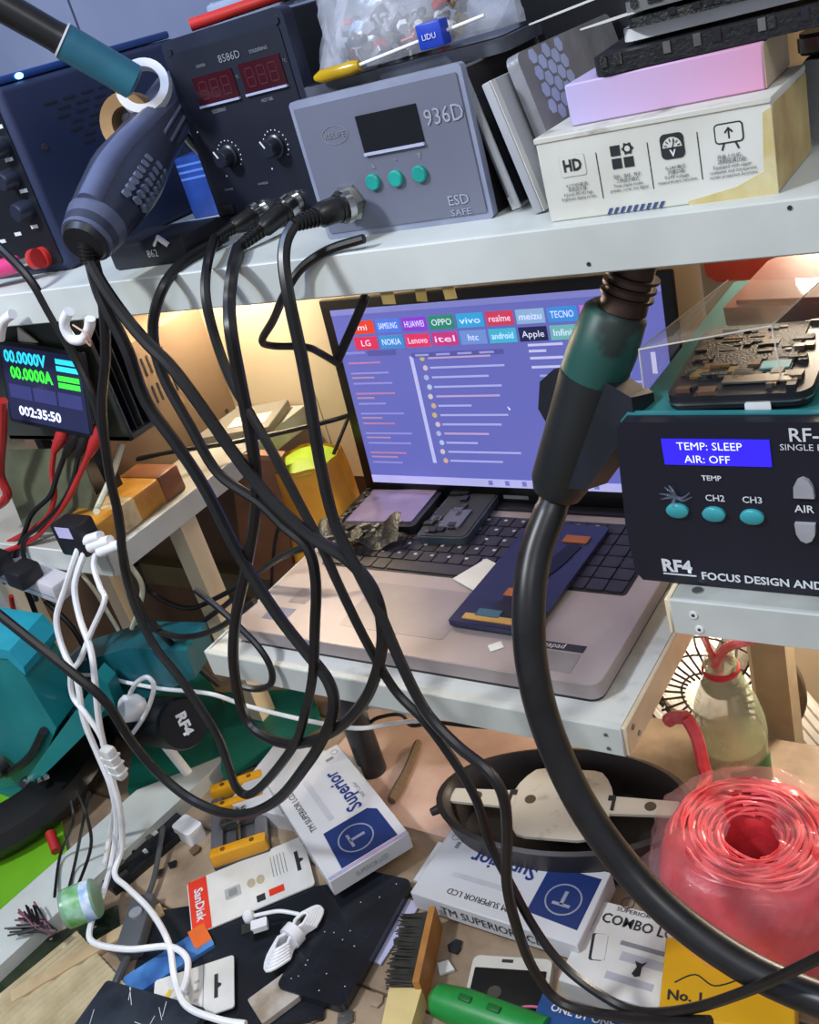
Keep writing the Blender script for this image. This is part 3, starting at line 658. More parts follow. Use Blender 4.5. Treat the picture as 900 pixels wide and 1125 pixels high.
# on the station: phone frame with mainboard, clear cover
zt = KZ+h_+.002
cen, w, h, an = lie(zt+.008, (733, 432), (848, 432), (832, 372), (757, 372))
t = thing('open_phone', 'opened phone with bare mainboard lying on the rework station', 'phone', (-.175, .565, zt), (0, 0, R(4)))
b = MB(); b.prism(rrect(.080, .105, .010), 0, .008, TOP(0, 0)); b.build('housing', black_plastic, t)
b = MB(); b.prism(rrect(.0815, .1065, .0105), .0028, .0040, TOP(0, 0)); b.build('steel_band', chrome, t)
panel(t, 'board', TOP(-.006, .012, .008), .062, .075, pcb, .0012)
for k in range(60):
    x, y = random.uniform(-.035, .033), random.uniform(-.048, .049); w, h = random.uniform(.003, .012), random.uniform(.002, .008)
    MB().box(x-w/2, x+w/2, y-h/2, y+h/2, .008, .0095+random.random()*.0012).build('chip', [black_plastic, pcb, mat('chip_grey', '#5a5650', .4, .5), pcb, mat('chip_bronze', '#7a6138', .4, .4), mat('bronze_flex', '#5a4232', .4)][k % 6], t)
MB().box(.008, .024, -.022, -.012, .009, .0102).build('pad', mat('pad_teal', '#5f9fa0', .5), t)
MB().box(-.01, .028, -.040, -.030, .009, .0102).build('shield', steel, t)
panel(t, 'sim_tray', FRONT(.012, -.0005, -.0535) , .014, .008, white_plastic, .0008, .001)
t = thing('dust_cover', 'folded clear plastic cover standing over the opened phone', 'cover', (-.175, .565, zt))
cv = mat('cover_clear', '#efe9df', .05, alpha=.10, col2='#e0d8ca')
for nm, q in (('side', [(702, 384, .530), (708, 432, .530), (745, 392, .625), (800, 308, .640)]), ('top', [(702, 384, .530), (800, 308, .640), (905, 305, .62), (848, 358, .535)]), ('end', [(848, 358, .535), (905, 305, .62), (912, 365, .615), (862, 438, .535)])):
    v = [ay(a_, b_, c_)-Vector((-.175, .565, zt)) for a_, b_, c_ in q]
    v = [Vector((p.x, p.y, max(p.z, .0005))) for p in v]
    n_ = (v[1]-v[0]).cross(v[2]-v[0]).normalized()*.0006
    MB().hexa(v+[p+n_ for p in v]).build(nm+'_sheet', cv, t)
    for a_, b_ in ((0, 1), (0, 3), (2, 3)): MB().tube([v[a_], v[b_]], .0005, 6).build('fold_edge', mat('fold_white', '#e8e4dc', .2, alpha=.7), t)

# things behind on the right under the shelf
t = thing('orange_basin', 'orange plastic basin upside down in the gap below the shelf', 'basin', ay(840, 297, .80))
b = MB(); b.prism([(-.045, .05), (-.040, .006), (-.032, 0), (.055, 0), (.06, .006), (.13, .05)], -.02, .02, Matrix.Rotation(R(90), 4, 'X') @ Matrix.Translation((0, 0, 0))); b.build('shell', mat('orange_plastic', '#b23a1e', .45), t)
MB().box(-.047, .132, -.021, .021, .048, .053, .001).build('rim', _M['orange_plastic'], t)
t = thing('red_case', 'dull brick red flat case lying behind the opened phone', 'case', (-.135, .632, zt), (R(11), 0, R(-4)))
b = MB(); b.prism([(-.078, 0), (.12, 0), (.12, .072), (.075, .084), (-.04, .084), (-.066, .058)], 0, .014); b.build('shell', mat('dull_red', '#a4493a', .5, col2='#93402f'), t)
b = MB(); b.prism([(-.07, .004), (.115, .004), (.115, .068), (.07, .078), (-.036, .078), (-.06, .055)], .014, .017); b.build('lid', mat('dull_red_lid', '#aa5040', .5, col2='#983f33'), t)
panel(t, 'latch', TOP(.0, .05, .017), .020, .004, mat('dark_red', '#6a2d26', .5), .001)
t = thing('cream_upright', 'cream wooden upright standing beside the laptop screen', 'post', (-.279, .80, 0))
MB().box(-.004, .030, 0, .03, 0, 1.186).build('post', mat('cream_post', '#b3a184', .6, col2='#a59376'), t)
MB().box(-.0075, -.004, 0, .03, 0, 1.186).build('edge_strip', cream, t)

# ------------------------------------------------------------------ hanging hot air handle with thick hose
n0 = ay(700, 288, .545); n1 = ay(684, 340, .54); h0 = ay(679, 338, .54); h1 = ay(652, 412, .533); h2 = ay(612, 540, .52)
t = thing('hanging_heat_gun', 'scuffed green and black hot air handle hanging beside the rework station', 'hot air gun', h2)
V = lambda p: p-h2
MB().tube([V(n0)+(n0-n1)*.5, V(n0), V(n0).lerp(V(n1), .5), V(n1)], [.0115, .0118, .0135, .015], 22).build('nozzle', mat('burnt_steel', '#5b463b', .4, .6, col2='#3d2d28', scale=40), t)
m = MB()
for k in range(3): q = V(n0).lerp(V(n1), .25+k*.2); m.tube([q, q+(n1-n0)*.06], [.0165, .0165], 22)
m.build('heat_rings', mat('burnt_dark', '#3a2a24', .4, .5), t)
grn = mat('scuffed_green', '#1f4b44', .45, col2='#222b28', scale=30, lo=.42, hi=.5)
blk = mat('scuffed_black', '#1e2122', .42, col2='#1f3a36', scale=24, lo=.28, hi=.36)
MB().tube([V(h0), V(h0).lerp(V(h1), .08), V(h0).lerp(V(h1), .6), V(h1)], [.016, .0195, .0215, .0212], 28).build('barrel', grn, t)
MB().tube([V(h1), V(h1).lerp(V(h2), .3), V(h1).lerp(V(h2), .9), V(h2)], [.0212, .0205, .0195, .0165], 28).build('grip', blk, t)
ud = (h0-h2).normalized(); sd = ud.cross(Vector((-.4, -1, 0))).normalized(); fd = sd.cross(ud)
def wing(sg, s0, s1, r0, r1, nm):
    vs = []
    Mx = Matrix(((sd.x, ud.x, fd.x, 0), (sd.y, ud.y, fd.y, 0), (sd.z, ud.z, fd.z, 0), (0, 0, 0, 1)))
    LL = (h0-h2).length
    b = MB(); b.prism([(sg*.012, s0*LL), (sg*r0, (s0+.06)*LL), (sg*r1, (s1-.1)*LL), (sg*(r1-.008), s1*LL), (sg*.012, s1*LL)][::1 if sg > 0 else -1], -.010, .012, Mx); return b.build(nm, black_plastic, t)
wing(-1, .33, .62, .026, .031, 'holder_wing'); wing(1, .10, .70, .028, .045, 'holder_wing')
hp = [h2, ay(607, 556, .512), ay(588, 610, .488), ay(581, 670, .465), ay(585, 735, .45), ay(603, 805, .44), ay(640, 885, .43), ay(690, 955, .42), ay(745, 1010, .41), ay(820, 1062, .40), ay(900, 1098, .395), ay(990, 1125, .39)]
o = single(MB().tube(spline(hp, 8), [.0105]*9+[.0112]*(len(spline(hp, 8))-9), 18), 'air_hose', hose_rubber, 'thick black rubber hose curving down from the green handle', 'hose')

# ------------------------------------------------------------------ laptop
LX0, LX1, LY0, LY1 = -.712, -.315, .543, .803
DZ = .845
cx = (LX0+LX1)/2
alu = mat('laptop_silver', '#a59a99', .42, .25, col2='#978c8b', scale=8)
t = thing('laptop', 'open silver laptop with black keyboard showing a blue lavender software window', 'laptop', (cx, LY0, TZ))
W_, D_, T_ = LX1-LX0, LY1-LY0, DZ-TZ
b = MB(); b.prism(rrect(W_, D_, .010), .0045, T_, TOP(0, D_/2)); base = b.build('base', alu, t)
b = MB(); b.prism(rrect(W_-.004, D_-.004, .010), 0, .0125, TOP(0, D_/2)); b.build('underside', mat('laptop_dark', '#2b2729', .5), base)
b = MB(); b.prism(rrect(W_+.0006, D_+.0006, .0102), T_-.0016, T_-.0002, TOP(0, D_/2)); b.build('edge_trim', mat('edge_silver', '#c7bfbc', .3, .5), base)
kx0, kx1, ky0, ky1 = -W_/2+.030, W_/2-.022, .118, .232
panel(base, 'keyboard_well', TOP((kx0+kx1)/2, (ky0+ky1)/2, T_), kx1-kx0, ky1-ky0, mat('well_black', '#232125', .5), .0004, .004)
kc = mat('key_black', '#26252b', .42, col2='#2e2c33')
cache = {}
def key(x, y, w, h):
    k_ = (round(w, 5), round(h, 5))
    if k_ not in cache:
        b = MB(); b.prism(rrect(w-.0018, h-.0018, .0018, 2), 0, .0016); cache[k_] = b.mesh('key', kc)
    o = bpy.data.objects.new('key', cache[k_]); COL.objects.link(o); o.parent = base; o.location = (x, y, T_+.0004)
rows = 6; kh = (ky1-ky0-.004)/rows; kw = .0186
gl = mat('key_legend', '#b9b6bb', .5)
lay = [[1.3]+[1]*12+[1.6], [2.2]+[1]*11+[1.7], [1.8]+[1]*11+[2.1], [1.5]+[1]*12+[1.4], [1]*13+[1.9], [.94]*16]
legs = ['⌃', 'ZXCVBNM,./', 'ASDFGHJKL', 'QWERTYUIOP', '1234567890', 'FFFFFFFFFF']
lay[0] = [1.3, 1, 1, 1, 5.6, 1, 1, 1, 1]
for r_, row in enumerate(lay):
    x = kx0+.003; y = ky0+.002+kh*(r_+.5); tot = sum(row); mw = (kx1-kx0-.006)-.078; 
    for k_ in row:
        w = k_/tot*mw; key(x+w/2, y, w, kh); x += w
    x += .004
    for k_ in range(4): key(x+.0185*(k_+.5), y, .0185, kh)
for r_ in range(1, 6):
    for k_ in range(13):
        x = kx0+.02+k_*.0205; y = ky0+.002+kh*(r_+.62)
        panel(base, 'key_legend', TOP(x+.002*r_, y, T_+.002), .0035, .003, gl, .0002)
panel(base, 'touchpad', TOP(-.02, .062, T_), .118, .072, mat('touchpad', '#93898a', .35, .2), .0003, .003)
panel(base, 'sticker', TOP(.145, .040, T_), .052, .009, mat('sticker_dark', '#2a2a2e', .4), .0003, 0)
lettering(base, 'ideapad', TOP(.140, .040, T_, 0), .009, ink_white, width=.026, shear=.1)
panel(base, 'sticker', TOP(.148, .021, T_), .045, .024, mat('sticker_grey', '#8a8484', .4), .0003, .001)
disc(base, 'sticker_dot', TOP(.134, .024, T_+.0003), .006, ink, .0002)
panel(base, 'sticker', TOP(-.150, .062, T_), .022, .024, mat('sticker_tan', '#8f8382', .4), .0003, 0)
panel(base, 'sticker', TOP(-.158, .030, T_), .030, .020, mat('sticker_blue', '#6b6f8e', .4), .0003, 0)
MB().box(-W_/2+.01, W_/2-.01, D_-.016, D_-.002, T_-.0005, T_+.003, .001).build('hinge', mat('hinge_dark', '#17161a', .4), base)
# lid: leans back slightly
LH = .238
lid = MB().box(-W_/2, W_/2, 0, .007, 0, LH, .002).build('lid', mat('lid_black', '#0e0f13', .35), t)
lid.location = (0, D_-.002, T_-.001); lid.rotation_euler = (R(-4.5), 0, 0)
sw, sh = .372, .205; sx, sz = .001, .0215+sh/2
def S(u, v): return FRONT(sx-sw/2+u*sw, sz-sh/2+(1-v)*sh, 0)          # screen coords 0..1 from top left
scr = mat('screen_lavender', '#5a5fb0', .25, emit='#6d72c4', estr=.72, col2='#5a5fb0')
panel(lid, 'screen', FRONT(sx, sz), sw, sh, scr, .0006)
def em(h, s=.8): return mat('screen_'+h, h, .4, emit='#'+h, estr=s)
def em2(h, s=.8): n = 'screen_'+h; return _M.get(n) or mat(n, '#'+h, .4, emit='#'+h, estr=s)
def sp_(nm, u, v, w, h, m, t_=.0009): return panel(lid, nm, S(u+w/2, v+h/2), w*sw, h*sh, m, t_)
sp_('title_bar', 0, 0, 1, .03, em2('7c80c6'))
sp_('taskbar', 0, .955, 1, .045, em2('b0b0e6'))
for k in range(7): sp_('taskbar_icon', .06+.36+k*.055, .963, .014, .026, em2('7074b8'), .0012)
tiles = [('e2452f', 'mi'), ('4f7be0', 'SAMSUNG'), ('8a3fd0', 'HUAWEI'), ('2f8a72', 'OPPO'), ('35a6de', 'vivo'), ('d0405f', 'realme'), ('8fb3dc', 'meizu'), ('3f8fe0', 'TECNO'), ('b77cd0', 'ASUS'), ('7470b8', 'motorola'),
         ('d8365a', 'LG'), ('3f8fd0', 'NOKIA'), ('e03a6a', 'Lenovo'), ('c83a86', 'itel'), ('6f94d8', 'htc'), ('45b6d8', 'android'), ('20264e', 'Apple'), ('6fb6b8', 'Infinix'), ('b06cc8', 'SPREADTRUM')]
for i, (c_, s) in enumerate(tiles):
    r_, k_ = divmod(i, 10)
    u0 = .062+k_*.0905; v0 = .066+r_*.086
    sp_('brand_tile', u0, v0, .082, .070, em2(c_, .75), .0009)
    lettering(lid, s, S(u0+.041, v0+.036), .0095, em2('dfe4ff', .9), width=.024 if len(s) > 3 else .012, base=.0012)
for k, (u, v, w, h) in enumerate(((.02, .232, .07, .012), (.10, .228, .10, .03), (.25, .252, .30, .026))): sp_('tab', u, v, w, h, em2('5557a2' if k else '7f83cc'))
for k in range(4): sp_('tab_text',   .265+k*.07, .260, .045, .010, em2('9aa0dc'), .0012)
random.seed(3)
for k in range(11):
    sp_('list_line', .02, .29+k*.058, random.uniform(.10, .17), .009, em2('8f8ad0' if k % 3 else 'b07aa8'))
    if k % 2: sp_('list_line', .02, .315+k*.058, random.uniform(.06, .12), .009, em2('a58aa6'))
sp_('scroll_bar', .243, .27, .012, .60, em2('b9bcec'))
for k in range(12):
    disc(lid, 'row_icon', S(.285+.004*(k % 2), .283+k*.052), .0030, em2(['c8b070', 'c9b8c8', 'a8b0e0', 'b0c0e0', 'c9c0c0', 'd0a890'][k % 6]), .0009, 12)
    sp_('row_text', .305, .278+k*.052, random.uniform(.10, .26), .010, em2('a7ace4' if k % 4 else 'b7a0c8'))
for v, w in ((.235, .10), (.265, .05), (.30, .16), (.345, .18)): sp_('panel_text', .625, v, w, .012, em2('c3c6f2'))
for k in range(9): sp_('panel_text', .645, .39+k*.042, random.uniform(.14, .30), .010, em2('a2a6e0'))
sp_('scroll_bar', .955, .30, .012, .10, em2('c9ccf4'))
MB().prism([(0, 0), (.0015, -.004), (.003, -.003)], 0, .0004, S(.53, .55) @ Matrix.Translation((0, 0, .001))).build('pointer', em2('eef0ff', 1), lid)
panel(lid, 'badge', FRONT(sx, .010), .03, .004, ink_grey, .0004)
random.seed(11)
# things on the laptop
kz = DZ+.0022
def slab(name, label, cat, z, corners, th, m, r=.006, rim=None, lift=0):
    cen, w, h, an = lie(z+th, *corners)
    t = thing(name, label, cat, (cen.x, cen.y, z), (0, 0, an))
    b = MB(); b.prism(rrect(w, h, r), 0, th, TOP(0, 0)); b.build('body', m, t)
    return t, w, h
t, w, h = slab('phone_screen', 'dark blue phone LCD panel with copper flex lying on the keyboard', 'phone screen', kz+.001, ((564, 571), (653, 580), (603, 696), (513, 686)), .004, mat('lcd_back', '#252944', .2, col2='#2e3150', scale=4), .004)
b = MB(); b.prism(rrect(w*.99, h*.2, .003), .004, .0045, TOP(0, -h*.39)); b.build('tape_band', mat('lcd_navy', '#1a2244', .3), t)
MB().prism([(-.010, -h*.42), (.018, -h*.42), (.016, -h*.1), (.026, h*.10), (.030, h*.28), (.016, h*.3), (.008, h*.1), (-.002, -h*.1)], .004, .0052).build('flex', mat('flex_black', '#16161a', .3), t)
panel(t, 'flex_pad', TOP(.020, h*.34, .0045), .026, .012, mat('flex_copper', '#a8622c', .35, .3), .0012, .001)
panel(t, 'flex_pad', TOP(.001, -h*.2, .0045), .02, .012, _M['flex_copper'], .0010, .001)
panel(t, 'connector_board', TOP(-.004, -h*.44, .0045), w*.62, .008, mat('flex_gold', '#c79c52', .4, .3), .0012)
panel(t, 'connector_chip', TOP(-.008, -h*.40, .0045), .024, .010, mat('chip_teal', '#355f70', .4), .0018)
for k in range(5): panel(t, 'print', TOP(.006, -h*.05+k*.0035, .0054), .006, .0018, ink_white, .0003)
slab('paper_scrap', 'white folded paper scrap tucked under the blue phone panel', 'paper', kz, ((502, 634), (545, 608), (556, 636), (524, 655)), .0008, white_card, 0)
t, w, h = slab('gutted_phone', 'opened phone shell with battery and dark chips on the keyboard', 'phone', kz, ((490, 541), (545, 541), (517, 592), (462, 590)), .008, mat('shell_grey', '#4a545c', .35, .4, col2='#39424a'), .008)
b = MB(); b.prism(rrect(w*.92, h*.94, .006), .008, .0088, TOP(0, 0)); b.build('cavity', ink, t)
panel(t, 'battery', TOP(.002, -.012, .0088), w*.42, h*.38, mat('battery_grey', '#6f7078', .35, .4), .002, .001)
for k in range(16): panel(t, 'chip', TOP(random.uniform(-.4, .4)*w, random.uniform(-.42, .45)*h, .0088), random.uniform(.004, .012), random.uniform(.003, .010), [steel, black_plastic, pcb, black_plastic][k % 4], .002+.0008*random.random())
t, w, h = slab('broken_phone', 'broken phone with peeling pale display beside the screen hinge', 'phone', kz, ((405, 537), (488, 538), (455, 578), (360, 578)), .009, black_plastic, .006)
panel(t, 'display', TOP(.004, .002, .009), w*.80, h*.86, mat('lcd_pale', '#9a8cae', .2, .3, col2='#8a7c9e'), .0016, .002)
for k in range(14): panel(t, 'chip', TOP(-w*.45+random.random()*.008, random.uniform(-.48, .48)*h, .009), .006, .005, [pcb, steel][k % 2], .002)
# crumpled black phone back
cen = az(398, 598, kz)
t = thing('crumpled_bracket', 'bent black phone bracket with torn holes lying on the keyboard corner', 'phone part', (cen.x, cen.y, kz), (0, 0, R(12)))
m = MB(); m.grid(14, 6, lambda u, v: Vector(((u-.5)*.10, (v-.5)*.030, .010+.006*math.sin(6*u+2*v)+.004*math.sin(15*u)+.010*v)))
m.grid(14, 6, lambda u, v: Vector(((u-.5)*.10, (v-.5)*.030, .0+.004*abs(math.sin(9*u))*v)))
m.build('plate', mat('bent_black', '#33322f', .35, col2='#1d1c1b', scale=90, bump=.6), t)
for k in range(14): M = TOP(random.uniform(-.045, .045), random.uniform(-.014, .014), .013+random.random()*.006, random.random()*90); panel(t, 'chip', M, random.uniform(.004, .012), random.uniform(.002, .006), [pcb, steel, ink][k % 3], .002)
slab('paper_label', 'tiny white paper label lying below the blue phone panel', 'label', DZ+.0003, ((536, 709), (551, 704), (553, 711), (539, 716)), .0006, white_card, 0)
# ------------------------------------------------------------------ side shelf: bench meter with lit readout
O = (-.785, .575, LZ)
t = thing('bench_meter', 'open frame bench meter with lit cyan and green readout in a clear case', 'meter', O)
frm = mat('meter_frame', '#454a47', .4, col2='#383d3a')
MB().box(-.20, 0, 0, .004, .10, .232, .001).build('front_plate', mat('meter_plate', '#2b322c', .35, col2='#3a4038', scale=18), t)
for k in range(5): MB().box(-.20+.002, .0-.002, .004+.009*k, .0055+.009*k, .10, .238).build('fin', [steel, black_plastic, frm, black_plastic, steel][k], t)
for z in (.10, .226): MB().box(-.20, -.0, .0, .045, z, z+.006, .001).build('rail', frm, t)
MB().box(-.2, .0, -.003, .006, .230, .236, .001).build('top_bar', steel, t)
for x in (-.19, -.10): MB().box(x, x+.012, .02, .032, 0, .10).build('foot', black_plastic, t)
# readout, leaning back
rd = MB().box(-.062, .062, 0, .006, -.043, .043, .002).build('readout', mat('readout_black', '#171a22', .25), t)
c = ay(52, 425, .56); rd.location = (c.x-O[0], c.y-O[1]-.004, c.z-O[2]); rd.rotation_euler = (R(-12), R(9), 0)
panel(rd, 'lcd', FRONT(0, 0), .114, .076, mat('readout_lcd', '#262a46', .2, emit='#2a2e52', estr=.35), .0005)
cy_ = em2('2fd6f0', 1.1); gr_ = em2('38e838', 1.1); wh_ = em2('dfe4ff', .9)
lettering(rd, '00.0000V', FRONT(-.022, .027, 0), .0165, cy_, bold=.0006, width=.062); lettering(rd, '00.0000A', FRONT(-.016, .011, 0), .0165, gr_, bold=.0006, width=.062)
for k, (m_, z) in enumerate(((cy_, .030), (cy_, .023), (gr_, .0135), (gr_, .0065))): panel(rd, 'bar', FRONT(.038, z, 0), .030, .005, m_, .0008)
lettering(rd, '002:35:50', FRONT(-.012, -.028, 0), .0135, wh_, bold=.0004, width=.062)
for k in range(3): panel(rd, 'cell', FRONT(-.036+k*.036, -.008, 0), .033, .014, em2('34386a', .5), .0008)
p = ay(128, 437, .60); MB().box(p.x-O[0]-.008, p.x-O[0]+.006, -.002, .004, p.z-O[2]-.006, p.z-O[2]+.006, .001).build('blue_terminal', mat('blue_term', '#2c5ad8', .35), t)
# portrait card replaced by a plain olive card
c = ay(30, 510, .548); t2 = thing('olive_card', 'plain olive card propped below the lit readout', 'card', (c.x, c.y, LZ), (R(-6), 0, R(4)))
MB().box(-.06, .075, 0, .0015, 0, .098).build('card', mat('olive_card', '#6b6f56', .5, col2='#4c503d', scale=14), t2)
# white cable hooks on the shelf face
for i, (pl, lab) in enumerate(((((76, 342), (71, 352), (72, 362), (80, 373), (92, 372), (98, 360), (99, 350)), 'white open plastic hook ring above the lit readout'), (((14, 345), (5, 352), (1, 362), (0, 372)), 'white plastic hook at the end of the meter top'))):
    pts = [ay(a_, b_, .488) for a_, b_ in pl]
    single(MB().tube(spline(pts), .0042, 10), 'cable_hook', white_plastic, lab, 'hook')
single(MB().tube(spline([ay(*q_, .482) for q_ in ((80, 357), (88, 362), (97, 368), (100, 380), (92, 372))]), .0008, 6), 'copper_wire', mat('copper_thin', '#b5836b', .4), 'thin copper wire looped around the white hook ring', 'wire')
b = MB(); b.prism([(-.012, 0), (.016, -.003), (-.004, .014)], 0, .002, FRONT(0, 0)); o = single(b, 'paper_flag', white_card, 'small white paper triangle on the meter top bar', 'paper'); o.location = ay(32, 377, .57)
# alligator leads
def clip(p0, p1, m_, label):
    a = ay(*p0, .555); c_ = ay(*p1, .55); t = thing('alligator_clip', label, 'clip', a); d = c_-a
    MB().tube([Vector(), d*.25, d*.3, d*1.0], [.006, .0065, .0075, .004], 10).build('boot', m_, t)
    MB().tube([d*-.25, d*.1], [.002, .004], 8).build('jaw', steel, t)
redr = mat('red_rubber', '#b02a2a', .4)
clip((74, 468), (60, 495), redr, 'red rubber boot clip hanging nearest the timer digits')
clip((112, 470), (98, 500), redr, 'red rubber boot clip beside the meter fins')
clip((90, 470), (72, 500), black_rubber, 'black rubber boot clip next to the red one by the timer')
clip((97, 475), (86, 502), black_rubber, 'black rubber boot clip between black and red boots')
G = 'test leads hanging from the bench meter'
cable('test_lead', [(60, 493), (57, 520), (60, 545), (50, 570), (20, 590), (-20, 610)], {0: .55, 5: .52}, .0028, redr, 'red test lead running from the clip nearest the timer digits', 'cable', G)
cable('test_lead', [(98, 498), (86, 525), (72, 552), (50, 580), (30, 596), (-10, 612)], {0: .55, 5: .51}, .003, redr, 'red test lead running from the clip beside the meter fins', 'cable', G)
cable('test_lead', [(72, 498), (62, 525), (55, 545), (35, 565), (25, 590), (5, 640)], {0: .55, 5: .51}, .0028, black_rubber, 'black test lead running down beside the red lead', 'cable', G)
cable('test_lead', [(86, 502), (80, 530), (66, 556), (44, 578), (25, 600), (40, 660)], {0: .55, 5: .505}, .0028, black_rubber, 'second black test lead crossing in front of the red leads', 'cable', G)
cable('test_lead', [(3, 440), (2, 480), (0, 520), (8, 545), (-10, 560)], {0: .53, 4: .53}, .005, redr, 'thick red test lead hanging past the olive card', 'cable', G)
# brown vented case
O = (-.905, .625, LZ)
t = thing('vented_case', 'brown metal power supply case with vertical vent slots under the shelf', 'power supply', O)
MB().box(-.14, 0, 0, .205, 0, .150, .0015).build('case', mat('case_brown', '#86705a', .5, .1, col2='#79634e', scale=7), t)
m = MB()
for rz, n in ((.118, 9), (.084, 10)):
    for k in range(n): m.prism(rrect(.0028, .022, .001), -.0004, .0006, RIGHT(.06+k*.0085, rz, 0))
m.build('vent_slots', ink, t)
disc(t, 'badge', RIGHT(.125, .060, 0), .006, mat('badge_tan', '#a5845e', .4), .0005); disc(t, 'screw', RIGHT(.188, .016, 0), .003, ink, .0008, 12)
# amber block on the side shelf
t = thing('amber_tape_block', 'block wrapped in amber brown tape on the side shelf edge', 'block', (-.862, .60, LZ), (0, 0, R(2)))
MB().box(-.03, .03, -.075, .05, 0, .030, .003).build('block', mat('amber_tape', '#b98432', .35, col2='#9a6a22', scale=20, bump=.4), t)
MB().box(-.031, .031, -.045, -.018, 0, .031, .003).build('tape_band', mat('amber_pale', '#c2b08c', .4, col2='#8f7c58', scale=50), t)
MB().box(-.032, .032, .02, .052, .0, .0315, .003).build('tape_band', mat('amber_dark', '#7a4b30', .4), t)
t = thing('grey_tray', 'grey plastic tray standing on the side shelf by the wall', 'tray', (-.87, .80, LZ), (0, 0, R(20)))
MB().box(-.05, .05, -.04, .04, 0, .012, .002).build('tray', mat('tray_grey', '#8a857c', .5), t)
panel(t, 'label_sheet', TOP(.015, -.01, .012), .05, .03, white_card, .0006)
# chargers and hub at the end of the side shelf
p = az(85, 600, LZ-.03)
t = thing('charger_hub', 'black charger block with white cable heads at the side shelf corner', 'charger', ay(85, 588, .50))
MB().box(-.02, .02, -.012, .012, -.018, .018, .003).build('block', black_plastic, t)
panel(t, 'sticker', FRONT(.0, .010, -.012), .022, .012, mat('sticker_lilac', '#c9c4ec', .3), .0006)
for k in range(3):
    a = Vector((.010+.012*k, -.006, -.004-.004*k)); MB().tube([a, a+Vector((.030, .004, .008))], [.006, .005], 10).build('plug_head', white_plastic, t)
t = thing('power_strip', 'yellowed white power strip hanging below the bench meter', 'power strip', ay(30, 632, .505), (0, R(8), R(-3)))
MB().box(-.11, .065, -.014, .014, -.012, .012, .004).build('body', mat('strip_white', '#c4c0c6', .4), t)
for k in range(3): MB().box(-.09+k*.05, -.062+k*.05, -.03, .0, .008, .03, .004).build('adapter', black_plastic, t)
panel(t, 'seam', FRONT(-.02, -.002, -.014), .165, .0012, ink_grey, .0004)

# ------------------------------------------------------------------ yellow cloth, boards behind the laptop
t = thing('yellow_sack', 'bright yellow orange sack lit from behind beside the laptop screen', 'sack', (-.775, .785, TZ-.05))
def sack(u, v):
    a = 2*math.pi*u; k = 1+.07*math.sin(5*a+4*v)+.05*math.sin(9*a); return Vector((.058*k*math.cos(a)*(1-.25*v), .048*k*math.sin(a)*(1-.2*v), .13*v))
MB().grid(30, 10, sack).build('cloth', mat('sack_yellow', '#e2a236', .6, col2='#d08c22', scale=14, bump=.5), t, smooth=180)
MB().lathe([(.04, .125), (.02, .135), (.004, .133)], 16).build('tie', mat('lime', '#a8c832', .5), t)
t = thing('wood_offcut', 'reddish brown wooden board leaning behind the tray corner', 'board', (-.84, .73, .78), (0, R(14), R(20)))
MB().box(-.035, .03, 0, .012, -.02, .155, .001).build('board', mat('red_wood', '#8f6248', .6, col2='#7a513a', scale=16), t)
MB().box(-.035, .03, -.001, .013, .15, .156).build('end_grain', mat('red_wood2', '#a97f62', .6), t)

# ------------------------------------------------------------------ teal microscope stand at lower left
p = ay(0, 800, .435)
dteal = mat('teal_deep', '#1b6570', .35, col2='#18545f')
t = thing('microscope_stand', 'teal microscope arm with black round head and silver bolts', 'microscope stand', (p.x, p.y, BZ))
def W3(x, y, Y): return ay(x, y, Y)-Vector((p.x, p.y, BZ))
def plate(nm, pxs, Y, th, m_):
    a = [W3(*q_, Y) for q_ in pxs]; back = Vector((-.3, .95, -.0)).normalized()*th
    n = len(a); return MB().add(a+[v+back for v in a], [tuple(range(n)), tuple(range(2*n-1, n-1, -1))]+[(i, n+i, n+(i+1) % n, (i+1) % n) for i in range(n)]).build(nm, m_, t)
plate('arm', [(-40, 715), (8, 722), (25, 740), (62, 800), (50, 830), (20, 870), (-40, 880)], .435, .06, teal)
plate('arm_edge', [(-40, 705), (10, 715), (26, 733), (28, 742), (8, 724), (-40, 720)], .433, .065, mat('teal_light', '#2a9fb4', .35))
plate('bracket', [(-40, 878), (20, 868), (60, 812), (82, 782), (100, 800), (58, 842), (30, 868), (-5, 893), (-40, 903)], .43, .045, teal)
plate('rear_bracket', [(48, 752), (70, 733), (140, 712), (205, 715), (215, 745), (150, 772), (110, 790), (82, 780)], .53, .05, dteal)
plate('side_bracket', [(105, 740), (118, 752), (128, 778), (112, 790), (98, 760)], .50, .02, teal)
c = W3(40, 865, .46)
m = MB(); prof = [(.160, -.034), (.167, -.016), (.158, 0), (.138, .004), (.114, .004), (.109, -.008), (.109, -.034), (.160, -.034)]
cc = az(-18, 822, .665)-Vector((p.x, p.y, BZ))
m.lathe(prof, 48, Matrix.Translation(cc) @ Matrix.Rotation(R(7), 4, 'Y') @ Matrix.Rotation(R(4), 4, 'X'), cap=False); m.build('head_ring', mat('ring_black', '#151515', .32), t)
for q_, r_ in (((30, 860), .0085), ((45, 856), .004), ((52, 853), .004)):
    a = W3(*q_, .428); MB().tube([a, a+Vector((.0, -.006, .002))], [r_, r_*.85], 16).build('bolt', chrome, t)
a = W3(2, 838, .428); MB().tube([a, a+Vector((.0, -.012, .0))], [.016, .014], 20).build('knob', black_plastic, t)
a = W3(48, 803, .43); a2 = W3(8, 850, .426); MB().tube(spline([a, a.lerp(a2, .5)+Vector((.004, 0, -.006)), a2]), .005, 10).build('lever', black_plastic, t)
MB().cyl(W3(70, 775, .52), Vector((W3(70, 775, .52).x, W3(70, 775, .52).y, 0)), .012).build('post', steel, t)
